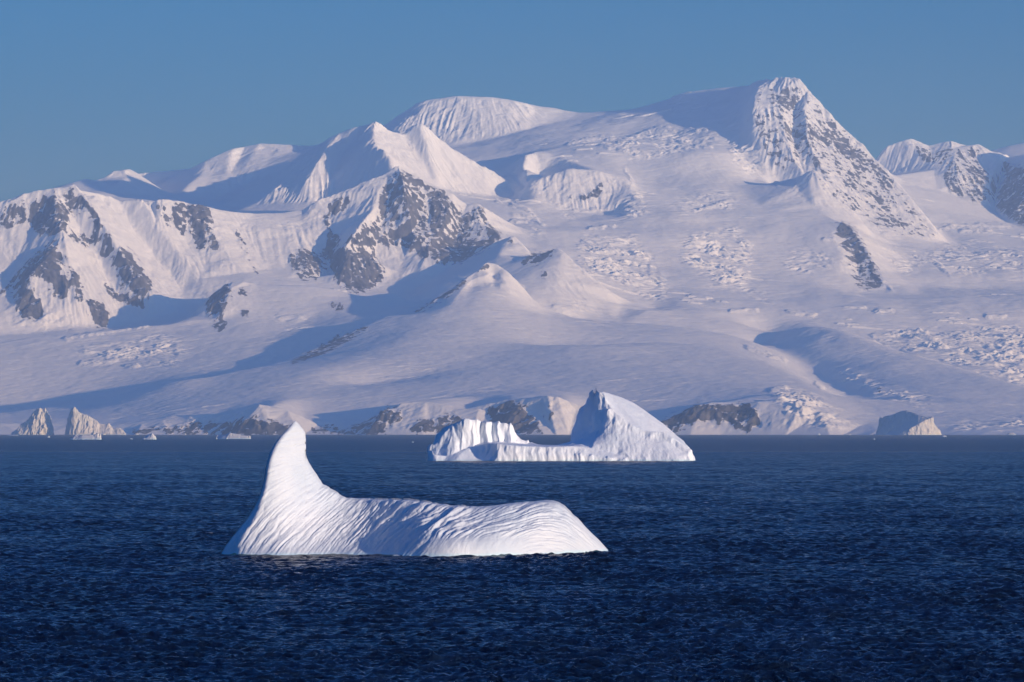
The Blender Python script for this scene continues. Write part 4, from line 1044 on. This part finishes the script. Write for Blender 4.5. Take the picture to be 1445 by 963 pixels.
# ------------------------------------------------------------------ the sea
rows = [150.0]
while rows[-1] < 3200:
    d = rows[-1]
    rows.append(d + max(.165 * d / 270, .14) if d > 225 else d + 1.5)
while rows[-1] < 70000:
    rows.append(rows[-1] * 1.018)
rows = np.array(rows)
na = 960
ang = np.tan(np.radians(np.linspace(-8.6, 8.6, na)))
ang = np.concatenate([np.tan(np.radians([-60, -40, -25, -15, -11, -9.2])), ang, np.tan(np.radians([9.2, 11, 15, 25, 40, 60]))])
Yw = np.broadcast_to(rows[:, None], (len(rows), len(ang))).astype(f32)
Xw = (rows[:, None] * ang[None, :]).astype(f32)
cellw = np.maximum(np.gradient(rows) * .9, rows * (ang[na // 2 + 7] - ang[na // 2 + 6]))[:, None]
r = np.random.RandomState(9)
Zw = np.zeros_like(Xw); Dx = np.zeros_like(Xw); Dy = np.zeros_like(Xw)
nw = 84
lams = np.exp(np.linspace(math.log(.28), math.log(9), nw)) * r.uniform(.92, 1.08, nw)
far = int(np.searchsorted(rows, 9000))
Xs, Ys, cs = Xw[:far], Yw[:far], cellw[:far]
gust = .75 + .5 * smooth01(fbm(Xs / 45, Ys / 90, 77, 3), -.6, .6)
warp = [perlin(Xs / q, Ys / q, 600 + i) for i, q in enumerate((6, 14, 31, 60))]
for lam in lams:
    th = math.radians(-78) + r.normal(0, 1.0 if lam < 2 else .5)                      # wind blows towards the viewer, a little from the left
    k = 2 * math.pi / lam
    a = WAVE * lam * (1.0 if lam < 1.2 else (1.2 / lam) ** .95)
    fade = np.clip((lam / cs - 2.2) / 2.0, 0, 1)
    fade = fade.astype(f32)
    ph = Xs * f32(k * math.cos(th)) + Ys * f32(k * math.sin(th)) + f32(r.uniform(0, 6.28)) + f32(1.3) * warp[int(np.clip(math.log2(lam * 5 / 6) + .3, 0, 3))]
    c = np.cos(ph)
    Zw[:far] += f32(a) * fade * c * gust
    s_ = np.sin(ph) * (f32(a * .8) * fade)
    Dx[:far] -= s_ * f32(math.cos(th)); Dy[:far] -= s_ * f32(math.sin(th))
Xw = Xw + Dx; Yw = Yw + Dy
m, nt, b = new_mat('sea_water')
geo = node(nt, 'ShaderNodeNewGeometry')
b.inputs['Base Color'].default_value = SEA_COL
sp = node(nt, 'ShaderNodeSeparateXYZ'); nt.links.new(geo.outputs['Position'], sp.inputs[0])
mr = node(nt, 'ShaderNodeMapRange'); nt.links.new(sp.outputs['Y'], mr.inputs[0])     # waves too small to model roughen the sea far out
mr.inputs[1].default_value = 400; mr.inputs[2].default_value = 4000; mr.inputs[3].default_value = .14; mr.inputs[4].default_value = .3
nt.links.new(mr.outputs[0], b.inputs['Roughness'])
b.inputs['IOR'].default_value = 1.33
b.inputs['Specular Tint'].default_value = SEA_TINT
m2 = node(nt, 'ShaderNodeMapping'); nt.links.new(geo.outputs['Position'], m2.inputs['Vector'])
m2.inputs['Scale'].default_value = (.16, .014, .1)
n4 = noise_node(nt, 1.0, 7, .72, m2.outputs[0])
r4 = node(nt, 'ShaderNodeMapRange'); nt.links.new(n4.outputs['Fac'], r4.inputs[0])
r4.inputs[1].default_value = .34; r4.inputs[2].default_value = .66; r4.inputs[3].default_value = SEA_SPEC * .25; r4.inputs[4].default_value = SEA_SPEC * 1.6
sp0 = node(nt, 'ShaderNodeSeparateXYZ'); nt.links.new(geo.outputs['Position'], sp0.inputs[0])
r5 = node(nt, 'ShaderNodeMapRange'); nt.links.new(sp0.outputs['Y'], r5.inputs[0])      # steep little waves, unmodelled far out, mirror less of the low sky
r5.inputs[1].default_value = 1200; r5.inputs[2].default_value = 7000; r5.inputs[3].default_value = 1; r5.inputs[4].default_value = .45
nt.links.new(math_node(nt, 'MULTIPLY', r4.outputs[0], r5.outputs[0]), b.inputs['Specular IOR Level'])
mp = node(nt, 'ShaderNodeMapping'); nt.links.new(geo.outputs['Position'], mp.inputs['Vector'])
mp.inputs['Scale'].default_value = (.8, 1, 1)
n1 = noise_node(nt, 1.5, 6, .66, mp.outputs[0])
n2 = noise_node(nt, .16, 5, .6, mp.outputs[0])
n3 = noise_node(nt, .02, 5, .6, mp.outputs[0])
hh = math_node(nt, 'ADD', math_node(nt, 'MULTIPLY', n1.outputs['Fac'], .6), math_node(nt, 'MULTIPLY', n2.outputs['Fac'], 1.9))
hh = math_node(nt, 'ADD', hh, math_node(nt, 'MULTIPLY', n3.outputs['Fac'], 7.0))
bp = node(nt, 'ShaderNodeBump'); bp.inputs['Strength'].default_value = 1.0; bp.inputs['Distance'].default_value = 1.0
nt.links.new(hh, bp.inputs['Height']); nt.links.new(bp.outputs[0], b.inputs['Normal'])
foam = np.zeros_like(Zw)
sd = Zw[:far].std(axis=1, keepdims=True) + .01
foam[:far] = smooth01(Zw[:far] / sd, 3.35, 3.8) * smooth01(fbm(Xs / 20, Ys / 45, 88, 2), .2, .6) * smooth01(Ys, 500, 800)
fo = node(nt, 'ShaderNodeAttribute', attribute_name='foam')
sh = node(nt, 'ShaderNodeAttribute', attribute_name='shoal')
pxw = Xw[:far] / Yw[:far] * FPX + W0 / 2                             # plan bearing of the ice foot
ft = np.interp(pxw, xc, foot)
gap = ft - Yw[:far]                                                  # metres in front of the ice
on = smooth01(pxw, 306, 318) * (1 - smooth01(pxw, 852, 866))
shoal = np.zeros_like(Zw)
shoal[:far] = on * np.clip(1 - np.abs(gap) / (3.2 + 2.2 * fbm(Xs / 5, Ys / 5, 92, 2)), 0, 1)
foam[:far] = np.maximum(foam[:far], on * smooth01(1.0 - np.abs(gap) / 1.3 + .9 * fbm(Xs / 1.6, Ys / 1.6, 93, 3), .55, 1.1) * smooth01(fbm(Xs / 6, Ys / 9, 94, 2), -.1, .5))
nt.links.new(mix_col(nt, fo.outputs['Fac'], mix_col(nt, sh.outputs['Fac'], SEA_COL, (.03, .13, .14, 1)), (.72, .76, .78, 1)), b.inputs['Base Color'])
o = grid_mesh('water', Xw.astype(f32), Yw.astype(f32), Zw.astype(f32), m, attrs={'foam': foam, 'shoal': shoal})
tag(o, 'dark blue choppy sea', kind='structure')
del Xw, Yw, Zw, Dx, Dy
print('sea', round(time.time() - T0, 1))

# ------------------------------------------------------------------ air, light, camera
if HAZE > 0:
    import bmesh
    bm = bmesh.new(); bmesh.ops.create_cube(bm, size=1.0)
    lo = Vector((-45000, -3000, -42)); hi = Vector((45000, 64000, 2720))
    for v in bm.verts:
        v.co = Vector([lo[i] if v.co[i] < 0 else hi[i] for i in range(3)])
    me = bpy.data.meshes.new('haze'); bm.to_mesh(me); bm.free()
    hz = bpy.data.objects.new('haze', me); COL.objects.link(hz)
    tag(hz, 'thin pale sea haze over the bay', kind='stuff')
    hm = bpy.data.materials.new('haze'); hm.use_nodes = True
    ht = hm.node_tree; ht.nodes.clear()
    out = ht.nodes.new('ShaderNodeOutputMaterial'); pv = ht.nodes.new('ShaderNodeVolumePrincipled')
    pv.inputs['Color'].default_value = HAZE_COL
    pv.inputs['Density'].default_value = HAZE
    pv.inputs['Absorption Color'].default_value = (1, 1, 1, 1)
    pv.inputs['Anisotropy'].default_value = 0.0
    ht.links.new(pv.outputs[0], out.inputs['Volume'])
    me.materials.append(hm)

SUN_EL, SUN_AZ = math.radians(SUN_ELD), math.radians(SUN_AZD)          # azimuth to the right of straight behind the viewer
sdir = Vector((math.cos(SUN_EL) * math.sin(SUN_AZ), -math.cos(SUN_EL) * math.cos(SUN_AZ), math.sin(SUN_EL)))
sl = bpy.data.lights.new('sun', 'SUN'); sl.energy = SUN_E; sl.angle = math.radians(.53); sl.color = SUN_COL
so = bpy.data.objects.new('sun', sl); COL.objects.link(so)
so.rotation_euler = sdir.to_track_quat('Z', 'Y').to_euler()
so.location = (300, -300, 200)

w = bpy.data.worlds.new('World'); scene.world = w; w.use_nodes = True
wn = w.node_tree
sky = wn.nodes.new('ShaderNodeTexSky'); sky.sky_type = 'NISHITA'; sky.sun_disc = False
sky.sun_elevation = SUN_EL
sky.sun_rotation = math.pi - SUN_AZ if SKYROT is None else SKYROT
sky.altitude = 0; sky.air_density = SKY_AIR; sky.dust_density = SKY_DUST; sky.ozone_density = SKY_OZ
bg = wn.nodes['Background']; bg.inputs['Strength'].default_value = SKY_S
wn.links.new(sky.outputs[0], bg.inputs['Color'])

cam = bpy.data.cameras.new('camera'); co = bpy.data.objects.new('camera', cam); COL.objects.link(co)
cam.sensor_width = 36.0; cam.sensor_fit = 'HORIZONTAL'; cam.lens = FPX / W0 * 36.0
cam.clip_start = 1.0; cam.clip_end = 200000
co.location = (0, 0, EYE); co.rotation_euler = (math.pi / 2 + PITCH, 0, 0)
scene.camera = co
scene.render.resolution_x = 1024; scene.render.resolution_y = 682
scene.view_settings.view_transform = 'Standard'; scene.view_settings.look = 'None'
scene.view_settings.exposure = EXPO; scene.view_settings.gamma = 1.0
scene.cycles.volume_bounces = 1
scene.cycles.max_bounces = 6
scene.cycles.use_denoising = True
print('done', round(time.time() - T0, 1))
